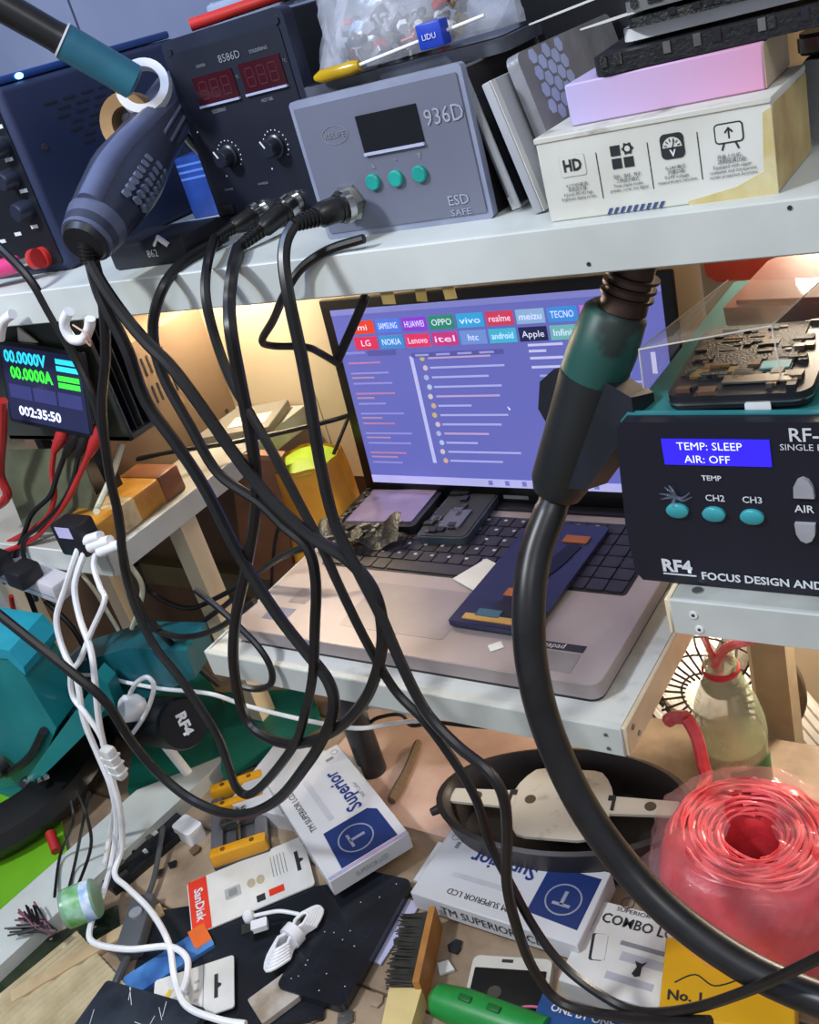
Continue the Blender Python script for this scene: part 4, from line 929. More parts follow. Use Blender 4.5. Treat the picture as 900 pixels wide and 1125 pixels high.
# black capped motor drum and its teal base, with moulded letters
p = az(195, 800, .64)
t = thing('tool_holder', 'black drum holder lettered white on a green teal tray', 'tool holder', (p.x, p.y, BZ))
q0 = ay(140, 790, .56)-t.location; q1 = ay(200, 795, .515)-t.location
MB().tube([q0, q0.lerp(q1, .15), q0.lerp(q1, .85), q1], [.026, .029, .0295, .028], 28).build('drum', black_plastic, t)
ax_d = (q1-q0).normalized()
MB().tube([q1, q1+ax_d*.006], [.0295, .027], 28).build('cap', mat('cap_black', '#101014', .3), t)
rt = Vector((0, 0, 1)).cross(ax_d).normalized(); upv = ax_d.cross(rt)
e_ = q1+ax_d*.0063
ML = Matrix(((rt.x, upv.x, ax_d.x, e_.x), (rt.y, upv.y, ax_d.y, e_.y), (rt.z, upv.z, ax_d.z, e_.z), (0, 0, 0, 1))) @ Matrix.Rotation(R(-98), 4, 'Z')
lettering(t, 'RF4', ML, .016, ink_white, bold=.0008, width=.026, base=.0004)
tz = .60-BZ
for i, (q_, m_) in enumerate(((((150, 700), (205, 705), (268, 800), (130, 850)), mat('tray_green', '#1f7a66', .45, col2='#1a6a5c', scale=10)), (((240, 745), (335, 740), (345, 770), (235, 830)), _M['tray_green']))):
    c_ = [az(*k_, .64)-t.location for k_ in q_]
    MB().hexa([Vector((v.x, v.y, tz+.0)) for v in c_]+[Vector((v.x, v.y, tz+.012+.004*i)) for v in c_]).build('tray', m_, t)
c_ = ay(145, 715, .56)-t.location
MB().lathe([(.03, 0), (.028, .006), (.022, .010), (.018, .010), (.014, .016), (.006, .016)], 28, Matrix.Translation(c_) @ Matrix.Rotation(R(25), 4, 'X')).build('round_base', black_rubber, t)
c_ = ay(143, 778, .50)-t.location
MB().lathe([(.010, -.016), (.0155, -.008), (.0155, .006), (.012, .010), (.006, .010)], 22, Matrix.Translation(c_) @ Matrix.Rotation(R(60), 4, 'X') @ Matrix.Rotation(R(-20), 4, 'Y')).build('white_cap', white_plastic, t)
MB().cyl(c_+Vector((0, .006, 0)), Vector((c_.x, c_.y+.03, tz+.01)), .006).build('cap_stem', white_plastic, t)

# ------------------------------------------------------------------ lower left: plank, green panel, mat
t = thing('white_plank', 'long white plank lying along the bench beside the green panel', 'plank', (-.885, .45, BZ), (0, 0, R(-13)))
t.location = (0, 0, BZ); t.rotation_euler = (0, 0, 0)
a = [az(*q_, .615) for q_ in ((-30, 1026), (150, 868), (255, 826), (-8, 1068))]
b = MB().hexa([Vector((v.x, v.y, .0)) for v in a]+[Vector((v.x, v.y, .02)) for v in a]).build('plank', white_paint, t)
t = thing('green_board', 'bright lime green board lying below the black ring', 'board', (0, 0, BZ-.1))
a = [az(*q_, .60) for q_ in ((-60, 870), (60, 870), (75, 938), (-60, 1052))]
MB().hexa([Vector((v.x, v.y, .1002)) for v in a]+[Vector((v.x, v.y, .107)) for v in a]).build('board', mat('lime_green', '#6fae22', .45, col2='#5f9a1c', scale=8), t)
# ribbed cardboard mat
cen, w, h, an = lie(BZ+.003, (20, 1110), (95, 1050), (125, 1090), (60, 1150))
t = thing('corrugated_sheet', 'piece of corrugated cardboard at the bench edge', 'cardboard', (cen.x, cen.y, BZ), (0, 0, an))
for k in range(18): MB().tube([(-w/2-.04, -.06+k*.0075, .003), (w/2+.01, -.06+k*.0075, .003)], .0034, 6).build('flute', mat('flute_tan', '#c4b490', .7, col2='#ab9a76'), t)
t2 = thing('wood_strip', 'pale bare wood strip lying beside the corrugated cardboard', 'strip', az(100, 1050, BZ), (0, 0, R(60)))
MB().box(-.08, .08, -.008, .008, 0, .008, .001).build('strip', mat('pale_wood', '#c2ab86', .6, col2='#ad946e', scale=30), t2)
t2 = thing('dark_glass', 'dark green glass sheet lying between plank and cardboard', 'glass sheet', az(60, 1045, BZ), (0, 0, R(52)))
MB().box(-.11, .07, -.03, .02, 0, .004, .001).build('sheet', mat('glass_dark', '#1c2416', .15, col2='#2c3524'), t2)
for k in range(12): panel(t2, 'fleck', TOP(random.uniform(-.1, .06), random.uniform(-.028, .018), .004), .003, .002, white_card, .0004)

# long black gadget strip, sticker can, wire tuft
t, w, h = slab('board_strip', 'long black circuit strip with small parts beside the white plank', 'circuit strip', BZ, ((105, 950), (190, 885), (205, 905), (118, 985)), .010, black_plastic, .002)
for k in range(18): panel(t, 'part', TOP(random.uniform(-.45, .45)*w, random.uniform(-.4, .4)*h, .010), random.uniform(.004, .012), random.uniform(.003, .008), [steel, pcb, white_plastic, black_plastic][k % 4], random.uniform(.001, .004))
t, w, h = slab('ribbed_cap', 'pale ribbed plastic cap at the end of the circuit strip', 'cap', BZ, ((192, 905), (208, 890), (218, 908), (202, 922)), .018, white_plastic, .004)
a = az(70, 1000, BZ+.0415); c_ = az(108, 985, BZ+.0415)
t = thing('flux_can', 'small round tin with green and blue label lying on its side', 'tin', (a+c_)/2-Vector((0, 0, .02)))
d = (c_-a).normalized()*.017; k0 = Vector((0, 0, .02))
MB().tube([k0-d, k0-d*.9, k0+d*.9, k0+d], [.0185, .02, .02, .0185], 28).build('tin', mat('tin_green', '#7fa58a', .3), t)
MB().tube([k0-d*.72, k0+d*.30], [.0204, .0204], 28).build('label', mat('label_green', '#4f9a3c', .4, col2='#9fc7b0', scale=60), t)
MB().tube([k0+d*.30, k0+d*.85], [.0205, .0205], 28).build('label_band', mat('label_blue', '#3f86c8', .4, col2='#dfe8ee', scale=50), t)
p = az(38, 1018, BZ+.024); t = thing('wire_tuft', 'frayed tuft of short black wires with pink ends', 'wires', p)
for k in range(26):
    a_ = R(random.uniform(150, 215)); ln = random.uniform(.02, .045)
    MB().tube([(.035, random.uniform(-.004, .004), .004), (.015, random.uniform(-.008, .008), .008), (.015+ln*math.cos(a_), ln*math.sin(a_)*1.2, random.uniform(.001, .012))], .0011, 5).build('wire', [black_rubber, black_rubber, black_rubber, mat('mauve_wire', '#8a4f5e', .4)][k % 4], t)
for i, pl in enumerate((((60, 985), (66, 940), (80, 905), (78, 880)), ((85, 975), (100, 930), (95, 895), (85, 870)), ((72, 990), (82, 950), (92, 900), (98, 870)))):
    cable('thin_wire', pl, {0: .36, 3: .40}, .0018, black_rubber, ['thin black wire rising beside the red stub', 'thin black wire bowing outward next to the white cables', 'thin black wire between the two other wires by the tin'][i], 'wire', 'thin wires by the tin', .62)
single(MB().tube([az(62, 935, BZ+.012), az(55, 915, BZ+.02)], .006, 10), 'red_stub', redr, 'short red plastic stub beside the green panel', 'stub')
# inline switch
cen, w, h, an = lie(BZ+.018, (132, 987), (156, 984), (165, 1036), (137, 1042))
t = thing('inline_switch', 'dark grey inline cord switch with round button on the bench', 'switch', (cen.x, cen.y, BZ), (0, 0, an))
MB().box(-w/2, w/2, -h/2, h/2, 0, .018, .003).build('body', mat('switch_grey', '#55585c', .45), t)
disc(t, 'button', TOP(.0, h*.12, .018) , w*.27, mat('switch_btn', '#8d9196', .35), .003)
MB().tube(spline([(0, -h/2, .009), (-.004, -h/2-.02, .008), (-.01, -h/2-.045, .004)]), .004, 8).build('cord', mat('cord_grey', '#4a4d50', .5), t)
MB().tube(spline([(0, h/2, .009), (.002, h/2+.03, .010), (.0, h/2+.09, .02)]), .003, 8).build('cord', _M['cord_grey'], t)

# ------------------------------------------------------------------ bench: yellow board clamp
cen, w, h, an = lie(BZ+.014, (230, 868), (287, 850), (298, 928), (236, 950))
yel = mat('clamp_yellow', '#d99a1c', .4, col2='#c4860f', scale=20)
t = thing('board_clamp', 'black board clamp with yellow jaws standing on the bench', 'clamp', (cen.x, cen.y, BZ), (0, 0, an))
MB().box(-w/2, w/2, -h/2, h/2, 0, .010, .002).build('base', mat('clamp_grey', '#4b4a4e', .45), t)
for x in (-w*.4, w*.4): MB().box(x-.007, x+.007, -h/2+.006, h/2-.02, .010, .016, .001).build('rail', mat('clamp_rail', '#5d5c60', .4), t)
for y, d_ in ((-h*.44, .014), (h*.16, .012), (h*.42, .014)):
    jw = MB().box(-w*.5, w*.5, y-d_/2, y+d_/2, .006, .024, .003).build('jaw', yel, t)
    for x in (-.016, .016): disc(jw, 'hole', TOP(x, y, .024), .0028, mat('hole_brown', '#6a4410', .5), .0005, 12)
MB().box(-w*.32, w*.32, -h*.12, -h*.02, .012, .022, .001).build('cross_bar', steel, t)
MB().cyl((0, -h*.4, .017), (0, h*.42, .017), .003).build('lead_screw', chrome, t)
for x in (-.012, .008): MB().lathe([(.003, 0), (.003, .006), (.001, .007)], 12, TOP(x, h*.03, .016)).build('pin', chrome, t)

# ------------------------------------------------------------------ LCD boxes
boxw = mat('lcd_box_white', '#cfd0d2', .38, col2='#c0c0c4', scale=6)
blue = mat('lcd_box_blue', '#22366f', .38, col2='#1d2f64', scale=10); blue_t = mat('blue_print', '#27387c', .45); silver = mat('silver_print', '#a9b0c4', .3, .4)
def lcd_box(corners, z, th, label):
    cen, w, h, an = lie(z+th, *corners)
    t = thing('lcd_box', label, 'box', (cen.x, cen.y, z), (0, 0, an), None)
    MB().box(-w/2, w/2, -h/2, h/2, 0, th, .001, 1).build('carton', boxw, t)
    s = w/.185
    sq = h*.70
    b = MB(); b.prism([(-w/2+.006, -h/2+.010), (-w/2+.004+sq*.78, -h/2+.010), (-w/2+.012+sq*.78, -h/2+.018), (-w/2+.012+sq*.78, -h/2+.010+sq*.94), (-w/2+.006, -h/2+.010+sq)], th, th+.0004); b.build('blue_panel', blue, t)
    cx_, cy_ = -w/2+.006+sq*.42, -h/2+.012+sq*.52
    ring(t, 'logo_ring', TOP(cx_, cy_, th+.0004), sq*.30, .0016*s, silver, .0003)
    panel(t, 'logo_bar', TOP(cx_, cy_+sq*.10, th+.0004), sq*.30, .0030, silver, .0003); panel(t, 'logo_bar', TOP(cx_, cy_-sq*.03, th+.0004), .0034, sq*.26, silver, .0003)
    lettering(t, 'Superior', TOP(w*.08, -h*.20, th), h*.26, blue_t, bold=.0004, width=w*.40)
    lettering(t, 'TM SUPERIOR LCD', TOP(w*.10, h*.33, th), h*.11, ink, width=w*.40)
    lettering(t, 'TM', TOP(-w*.03, h*.30, th), h*.15, ink, bold=.0003) if False else None
    lettering(t, '500 Cd/m²', TOP(w*.02, -h*.36, th), h*.06, ink_grey, width=w*.16); panel(t, 'grey_line', TOP(w*.12, h*.10, th), w*.42, h*.07, mat('pale_print', '#b9bac0', .4), .0003)
    panel(t, 'grey_line', TOP(w*.40, -h*.30, th), .004, h*.1, ink_grey, .0003); ring(t, 'round_mark', TOP(w*.44, -h*.40, th), .004, .0006, ink_grey, .0003)
    # long side carrying the name again
    MS = Matrix.Translation((0, h/2, th/2)) @ Matrix.Rotation(R(180), 4, 'Z') @ Matrix.Rotation(R(90), 4, 'X')
    lettering(t, 'TM SUPERIOR LCD', MS, th*.62, ink, width=w*.62)
    ME = Matrix.Translation((-w/2, 0, th/2)) @ Matrix.Rotation(R(-90), 4, 'Z') @ Matrix.Rotation(R(90), 4, 'X')
    lettering(t, 'SUPERIOR LCD', ME, th*.4, ink_grey, width=h*.4)
    return t, w, h
t1, w, h = lcd_box(((362, 967), (293, 864), (370, 814), (449, 917)), BZ+.022, .020, 'white LCD box with blue corner and iridescent edge beside the yellow clamp')
panel(t1, 'iridescent_edge', TOP(-w/2+.0028, 0, .020), .004, h-.002, mat('iridescent', '#b7c4f0', .2, .4, col2='#d8b4e0', scale=18), .0003)
t2, w, h = lcd_box(((636, 1038), (450, 982), (496, 909), (671, 960)), BZ+.010, .022, 'white LCD box with blue corner lying in front of the black oval tub')
MB().box(w/2, w/2+.016, -h*.42, h*.2, .004, .0055).build('open_flap', boxw, t2)
slab('white_carton', 'plain white carton lying under the iridescent LCD box', 'box', BZ, ((272, 862), (322, 800), (385, 850), (330, 930)), .0215, boxw, .001)
t, w, h = slab('grey_insert', 'grey packing insert supporting the LCD box in front of the tub', 'insert', BZ, ((470, 985), (620, 1030), (655, 970), (505, 925)), .0095, mat('insert_grey', '#8d8782', .5), .002)
# combo box
cen, w, h, an = lie(BZ+.022, (660, 990), (780, 1018), (742, 1118), (606, 1072))
t = thing('combo_box', 'white parts box lettered in black beside the thick hose', 'box', (cen.x, cen.y, BZ), (0, 0, an))
MB().box(-w/2, w/2, -h/2, h/2, 0, .022, .001, 1).build('carton', white_card, t)
lettering(t, 'COMBO LCD', TOP(.0, h*.30, .022), .014, ink, bold=.0002, width=w*.72); lettering(t, 'SUPERIOR', TOP(-.012, h*.44, .022), .006, ink, width=w*.3)
ring(t, 'round_mark', TOP(-.02, h*.54, .022), .006, .0009, ink, .0003)
panel(t, 'print_block', TOP(w*.08, h*.08, .022), w*.42, h*.05, ink_grey, .0003); panel(t, 'print_block', TOP(w*.12, -h*.06, .022), w*.42, h*.10, mat('pale_print2', '#aeb0b8', .5), .0003)
panel(t, 'print_block', TOP(w*.05, -h*.30, .022), w*.4, h*.08, _M['pale_print2'], .0003)
panel(t, 'phone_picture', TOP(-w*.30, -h*.04, .022, 12), .012, .026, ink, .0003, .002); panel(t, 'phone_picture_face', TOP(-w*.28, -h*.035, .022, 12), .011, .025, white_card, .0006, .002)
b = MB(); b.prism([(0, 0), (.004, .002), (.003, .010), (.006, .016), (.002, .013), (-.004, .014), (-.001, .009), (-.003, .002)], .022, .0226, TOP(w*.08, -h*.24)); b.build('figure_mark', ink, t)
# blue box, yellow box
t, w, h = slab('blue_box', 'blue printed box with white capital lettering lying at the bench front', 'box', BZ, ((600, 1092), (712, 1122), (690, 1170), (575, 1135)), .024, mat('box_blue', '#24508c', .4, col2='#1d4478'), .001)
lettering(t, 'ONE BY ONE', TOP(-.005, h*.22, .024), .009, ink_white, bold=.0002, width=w*.62)
t = thing('yellow_box', 'yellow printed box standing under the thick hose beside the red roll', 'box', az(800, 1122, BZ), (0, 0, R(14)))
yb = mat('box_yellow', '#d9a81c', .42, col2='#cf9a12', scale=9)
MB().box(-.045, .052, -.03, .04, 0, .042, .001, 1).build('carton', yb, t)
lettering(t, 'No. 1', FRONT(-.015, .028, -.03), .013, ink, bold=.0003); lettering(t, 'QUALITY', FRONT(.012, .013, -.03), .008, ink, width=.04)
lettering(t, 'No. 1', TOP(-.026, -.012, .042), .012, ink, bold=.0003); b = MB(); b.tube(spline([(-.035, -.0005, .0421), (-.02, .008, .0421), (-.005, 0, .0421), (.015, .009, .0421)]), .0006, 5); b.build('flourish', ink, t)

# ------------------------------------------------------------------ black phone, memory card pack, cable bundle
t, w, h = slab('black_tablet', 'dusty black phone lying face up beside the white cable bundle', 'phone', BZ+.004, ((384, 950), (452, 968), (378, 1106), (302, 1086)), .009, mat('phone_dusty', '#15171d', .2, col2='#1d2028', scale=30), .008)
for k in range(16): disc(t, 'dust_fleck', TOP(random.uniform(-.45, .45)*w, random.uniform(-.45, .45)*h, .009), .0006, ink_white, .0002, 6)
slab('lilac_card', 'pale lilac card poking out from under the dusty black phone', 'card', BZ+.001, ((440, 985), (456, 990), (425, 1062), (402, 1052)), .002, mat('lilac_card', '#b9b8d4', .5), 0)
slab('dark_sheet', 'large scratched black glass sheet under the card pack', 'glass sheet', BZ, ((150, 1010), (395, 960), (330, 1130), (140, 1140)), .004, mat('sheet_black', '#17191f', .2, col2='#22252c', scale=12), .002)
cen, w, h, an = lie(BZ+.007, (204, 972), (331, 917), (348, 972), (212, 1026))
t = thing('memory_card_pack', 'white hanging card pack with red end band', 'card pack', (cen.x, cen.y, BZ+.005), (0, 0, an))
b = MB(); b.prism(rrect(w, h, .004), 0, .0016, TOP(0, 0)); b.build('card', white_card, t)
panel(t, 'red_band', TOP(-w/2+.011, 0, .0016), .020, h-.001, mat('pack_red', '#e03a24', .45), .0003)
lettering(t, 'SanDisk', TOP(-w/2+.011, 0, .0016, -90), .013, ink_white, bold=.0003, width=h*.62)
panel(t, 'reader_picture', TOP(-w*.14, -.002, .0016), .017, .015, mat('reader_grey', '#a9aaa8', .4), .0003, .002); panel(t, 'reader_slot', TOP(-w*.14, -.002, .0019), .009, .009, mat('reader_dk', '#85888a', .4), .0003, .001)
for dx in (.02, .03): disc(t, 'plug_picture', TOP(-w*.14+dx, 0, .0016), .0045, mat('reader_tan', '#b0a890', .4), .0003, 14, squash=1.4)
for k in range(5): panel(t, 'print_line', TOP(w*.20+k*.0036, .010, .0016), .0008, h*.4, ink_grey, .0003)
panel(t, 'red_badge', TOP(w*.20, -h*.32, .0016), .016, .009, _M['pack_red'], .0003); panel(t, 'black_badge', TOP(w*.07, -h*.34, .0016), .009, .009, ink, .0003)
b = MB(); b.prism([(-.002, -.014), (.002, -.014), (.002, -.003), (.006, -.001), (.006, .001), (.002, .003), (.002, .014), (-.002, .014)], .0016, .0020, TOP(w*.41, .004)); b.build('hang_slot', ink, t)
# white charging cable bundle
p = az(324, 1032, BZ+.016)
t = thing('charging_cable', 'coiled white USB charging cable tied in the middle', 'cable', (p.x, p.y, BZ+.015))
Mx = Matrix.Rotation(R(84), 4, 'Z')
for k in range(6):
    rr = .038-.003*k; wv = .013-.0012*k; pts = [Mx @ Vector((rr*math.cos(2*math.pi*i/24), wv*math.sin(2*math.pi*i/24)*(1 if abs(math.cos(2*math.pi*i/24)) > .3 else .5), .003+.0018*k+.001*math.sin(i))) for i in range(25)]
    MB().tube(pts, .0019, 8).build('loop', white_plastic, t)
MB().tube([Mx @ Vector((-.005, 0, .007)), Mx @ Vector((.005, 0, .007))], [.0115, .0115], 16).build('tie', white_plastic, t)
us = az(286, 1018, BZ+.018)-t.location
us.z = .006; b1 = az(275, 1010, BZ+.018)-t.location; b1.z = .006
MB().tube(spline([Mx @ Vector((.02, .01, .008)), us+Vector((.015, .018, .004)), us+Vector((0, .012, .002)), b1]), .002, 8).build('lead', white_plastic, t)
MB().lathe([(.004, -.006), (.006, -.003), (.006, .003), (.004, .006)], 14, Matrix.Translation(b1)).build('lightning_end', white_plastic, t)
pb = MB(); pb.prism(rrect(.016, .011, .001), 0, .006, Matrix.Translation((us.x, us.y, .002)) @ Matrix.Rotation(R(40), 4, 'Z')); pb.build('usb_head', white_plastic, t)
pb = MB(); pb.prism(rrect(.011, .011, .0005), 0, .0045, Matrix.Translation((us.x-.009, us.y-.008, .0025)) @ Matrix.Rotation(R(40), 4, 'Z')); pb.build('usb_shell', chrome, t)
# second white card pack, blue pouch, dark slab at the bottom
cen, w, h, an = lie(BZ+.012, (150, 1082), (262, 1046), (250, 1105), (185, 1128))
t = thing('hanging_card', 'white hanging card with yellow print and black hanger slot', 'card pack', (cen.x, cen.y, BZ+.008), (0, 0, an))
b = MB(); b.prism(rrect(w, h, .003), 0, .0016, TOP(0, 0)); b.build('card', white_card, t)
panel(t, 'yellow_print', TOP(-w*.33, h*.1, .0016, 60), .014, .005, mat('print_yellow', '#d9b83a', .5), .0003)
for k in range(9): panel(t, 'grey_icon', TOP(-w*.22+(k % 3)*.010, h*.2-(k//3)*.010, .0016), .005, .003, mat('pale_print3', '#a9aaac', .5), .0003)
panel(t, 'fold_line', TOP(w*.12, 0, .0016), .0006, h, ink_grey, .0003)
b = MB(); b.prism([(-.0018, -.013), (.0018, -.013), (.0018, -.003), (.005, -.001), (.005, .001), (.0018, .003), (.0018, .013), (-.0018, .013)], .0016, .0020, TOP(w*.28, 0)); b.build('hang_slot', ink, t)
t, w, h = slab('blue_pouch', 'glossy blue printed pouch with orange corner on the black sheet', 'pouch', BZ+.004, ((128, 1078), (225, 1018), (236, 1036), (150, 1092)), .004, mat('pouch_blue', '#4f86c4', .25, col2='#2c4f8c', scale=30), .002)
panel(t, 'orange_corner', TOP(w*.40, .006, .004), w*.2, h*.9, mat('orange_print', '#d9662a', .4), .0004)
t, w, h = slab('cracked_phone', 'cracked dark phone lying at the bench edge under the white card', 'phone', BZ+.012, ((118, 1078), (232, 1108), (170, 1190), (62, 1150)), .008, mat('phone_cracked', '#20252e', .22, col2='#333a44', scale=26), .004)
for k in range(10): panel(t, 'crack', TOP(random.uniform(-.4, .4)*w, random.uniform(-.3, .45)*h, .008, random.uniform(0, 180)), random.uniform(.008, .025), .0005, ink_white, .0002)
t, w, h = slab('foil_pack', 'small clear foil pack with white tip beside the black phone', 'pack', BZ+.005, ((270, 1098), (312, 1070), (330, 1092), (290, 1125)), .006, mat('foil_grey', '#b5aea6', .3, col2='#8a7a66', scale=40), .002)
# brush
a = az(462, 1015, BZ+.012); c_ = az(440, 1112, BZ+.012)
t = thing('bristle_brush', 'wooden brush with dense dark bristles and pale yellow handle', 'brush', (az(455, 1060, BZ).x, az(455, 1060, BZ).y, BZ))
A = a-t.location; Cc = c_-t.location; d = (Cc-A).normalized(); s_ = Vector((-d.y, d.x, 0))
if (az(480, 1060, BZ)-az(455, 1060, BZ)).dot(s_) < 0: s_ = -s_
def Q(u, v, z): q_ = A+d*u+s_*v; return Vector((q_.x, q_.y, z))
Lb = (Cc-A).length
MB().hexa([Q(-.005, .012, 0), Q(Lb*.82, .012, 0), Q(Lb*.82, .018, 0), Q(-.005, .018, 0), Q(-.005, .012, .03), Q(Lb*.82, .012, .03), Q(Lb*.82, .018, .03), Q(-.005, .018, .03)]).build('wood_back', mat('brush_wood', '#b0783c', .5, col2='#9a6630', scale=40), t)
MB().hexa([Q(Lb*.80, -.012, 0), Q(Lb*1.4, -.010, 0), Q(Lb*1.4, .014, 0), Q(Lb*.80, .018, 0), Q(Lb*.80, -.012, .02), Q(Lb*1.4, -.010, .02), Q(Lb*1.4, .014, .02), Q(Lb*.80, .018, .02)]).build('handle', mat('brush_yellow', '#d3bc80', .5), t)
m = MB()
for i in range(46):
    for j in range(9):
        u0 = Lb*.80*i/45; z0 = .003+.003*j; tip = random.uniform(-.016, -.011)
        p0_, p1_ = Q(u0, .012, z0), Q(u0+random.uniform(-.002, .002), tip, z0+random.uniform(-.002, .003)); wv = d*.0009
        m.add([p0_-wv, p0_+wv, p1_+wv*.6, p1_-wv*.6, p0_+Vector((0, 0, .0015)), p1_+Vector((0, 0, .0012))], [(0, 1, 2, 3), (0, 4, 5, 3), (1, 4, 5, 2)])
o = m.build('bristles', mat('bristle_dark', '#2c2a26', .7, col2='#3d3a34', scale=80), t); o['kind'] = 'stuff'
# white bezel phone lcd
cen, w, h, an = lie(BZ+.012, (518, 1046), (606, 1052), (596, 1125), (506, 1118))
t = thing('cracked_display', 'white framed phone display with dark panel in front of the LCD box', 'phone screen', (cen.x, cen.y, BZ), (0, 0, an))
b = MB(); b.prism(rrect(w, h, .006), 0, .009, TOP(0, 0)); b.build('frame', mat('bezel_cream', '#c9c3b8', .35), t)
panel(t, 'panel', TOP(0, -.008, .009), w*.90, h*.86, mat('lcd_black', '#121314', .18), .0006, .001)
panel(t, 'earpiece', TOP(-.004, h*.43, .009), .010, .003, ink, .0004); disc(t, 'lens', TOP(.018, h*.42, .009), .003, steel, .0005)
disc(t, 'smudge', TOP(-.01, -.004, .0096), .006, mat('smudge_brown', '#4a443c', .4), .0002)
MB().tube(spline([(.008, -.03, .010), (.015, -.018, .0115), (.030, -.016, .0115), (.036, -.02, .0105)]), .0012, 6).build('pink_wire', mat('pink_wire', '#c05a72', .4), t)
# green knife handle
a = az(474, 1096, BZ+.016); c_ = az(600, 1140, BZ+.016)
t = thing('utility_knife', 'green plastic utility knife body lying in front of the display', 'knife', (a+c_)/2-Vector((0, 0, .016)))
M_ = lambda v: v-t.location
MB().tube([M_(a), M_(a.lerp(c_, .06)), M_(a.lerp(c_, .3)), M_(c_)], [.006, .0135, .0165, .0155], 20).build('body', mat('knife_green', '#1c8a3a', .38, col2='#167a30'), t)
for s in (.35, .6): q_ = M_(a.lerp(c_, s)); MB().box(q_.x-.006, q_.x+.006, q_.y-.003, q_.y+.003, .030, .034, .001).build('slider', mat('knife_dark', '#14602a', .4), t)

# ------------------------------------------------------------------ black oval tub with white bracket plate, under the tray
cen = az(614, 876, .655)
t = thing('oval_tub', 'large black oval tub with white bracket plate across its mouth', 'tub', (cen.x, cen.y, BZ), (0, 0, R(12)))
sx_ = Matrix.Diagonal((1.42, .78, 1, 1))
MB().lathe([(.062, 0), (.078, .01), (.086, .05), (.088, .058), (.083, .060), (.079, .056), (.072, .02), (.058, .010), (.001, .010)], 48, sx_, cap=False).build('tub', mat('tub_black', '#221d1c', .45, col2='#2c2523', scale=12), t)
MB().tube([(-.112, -.008, .05), (-.13, -.016, .045)], [.006, .004], 10).build('lug', _M['tub_black'], t)
bw = mat('bracket_white', '#c4bcae', .5, col2='#9c9184', scale=50, lo=.28, hi=.4)
n = 30; cir = []
MB().prism([(.05*math.cos(R(a_)), max(-.044, min(.044, .056*math.sin(R(a_))))) for a_ in range(0, 360, 12)], .050, .053).build('plate', bw, t)
for s in (-1, 1):
    MB().prism([(s*.045, -.010), (s*.112, -.007), (s*.112, .010), (s*.045, .012)][::s], .0505, .0535).build('strap', bw, t)
    for x in (.03, .085): disc(t, 'hole', TOP(s*x, .002, .0535 if x > .05 else .053), .0055, mat('hole_dark', '#55483a', .5), .0004, 16)
    MB().prism([(s*.045, .012), (s*.052, .012), (s*.052, -.006), (s*.049, -.006), (s*.049, .006), (s*.045, .006)][::s], .0535, .0545).build('slot', ink, t)

# ------------------------------------------------------------------ bottle with red string
bb = az(805, 872, BZ)
bx_, by_ = -.277, .70
t = thing('green_bottle', 'clear green plastic bottle with red string tied round the neck', 'bottle', (bx_, by_, BZ))
gb = mat('bottle_green', '#cfd8b4', .08, alpha=.42, col2='#b9c79c'); H_ = .170
MB().lathe([(.022, 0), (.031, .004), (.033, .02), (.0325, .055), (.034, .075), (.033, .090), (.028, .112), (.020, .134), (.0145, .146), (.0135, .150), (.0135, .153), (.0155, .154), (.0155, .157), (.0128, .158), (.0128, .168), (.012, .169)], 32, cap=False).build('bottle', gb, t)
MB().lathe([(.021, .003), (.030, .006), (.0315, .05), (.0318, .066), (.001, .066)], 28, cap=False).build('liquid', mat('liquid_green', '#b4bf8e', .15, alpha=.5), t)
an0 = math.atan2(-by_, -bx_)
m = MB(); m.grid(14, 2, lambda u, v: Vector((.0338*math.cos(an0-.15+1.5*u), .0338*math.sin(an0-.15+1.5*u), .018+.036*v))); m.build('label', mat('bottle_label', '#17793a', .4), t)
M_ = Matrix.Rotation(an0+.42, 4, 'Z') @ RIGHT(0, .038, .0340); ring(t, 'label_mark', M_ @ Matrix.Diagonal((.8, 1.1, 1, 1)), .006, .006-.0001, ink_white, .0006)
MB().lathe([(.0158, .146), (.0172, .148), (.0172, .1515), (.0158, .153)], 24, cap=False).build('string_ring', mat('red_string', '#d63a44', .35), t)
rs = mat('red_film', '#d8505a', .3, col2='#e8747c', scale=60, alpha=.85)
top = Vector((0, 0, .165))
w0 = ay(768, 690, .62)-t.location; w1 = ay(830, 702, .63)-t.location
MB().tube(spline([w0, (w0+top)/2+Vector((0, -.004, -.002)), top+Vector((0, -.008, -.004)), top+Vector((.004, -.013, -.018))]), .0028, 8).build('string', rs, t)
MB().tube(spline([w1, (w1+top)/2+Vector((-.006, -.004, .002)), top+Vector((-.001, -.010, -.004))]), .0042, 8).build('string', rs, t)
# ------------------------------------------------------------------ red raffia roll in clear wrap
c0 = az(826, 968, .648)
t = thing('raffia_roll', 'big roll of red plastic raffia wrapped in clear film', 'roll', (c0.x, c0.y, BZ+.004), (R(-3), R(2), 0)); t.scale = (1.1, 1.1, 1.05)
RR, Hh = .068, .098
red1 = mat('raffia_red', '#d33a40', .35, col2='#b82c36', scale=40, bump=.6, bscale=90)
def rolls(u, v):
    a_ = 2*math.pi*u; k = [(.058, 0), (.066, .006), (.069, .03), (.0685, .07), (.062, .092), (.05, .098), (.034, .0965), (.022, .088), (.019, .06), (.018, .03)]
    f_ = v*(len(k)-1); i = min(int(f_), len(k)-2); g_ = f_-i; r_ = k[i][0]*(1-g_)+k[i+1][0]*g_; z_ = k[i][1]*(1-g_)+k[i+1][1]*g_
    r_ *= 1+.02*math.sin(3*a_+5*v)+.010*math.sin(13*a_+9*v); return Vector((r_*math.cos(a_), r_*math.sin(a_), z_+.002*math.sin(5*a_+3*v)))
MB().grid(64, 30, rolls).build('roll', red1, t, smooth=180)
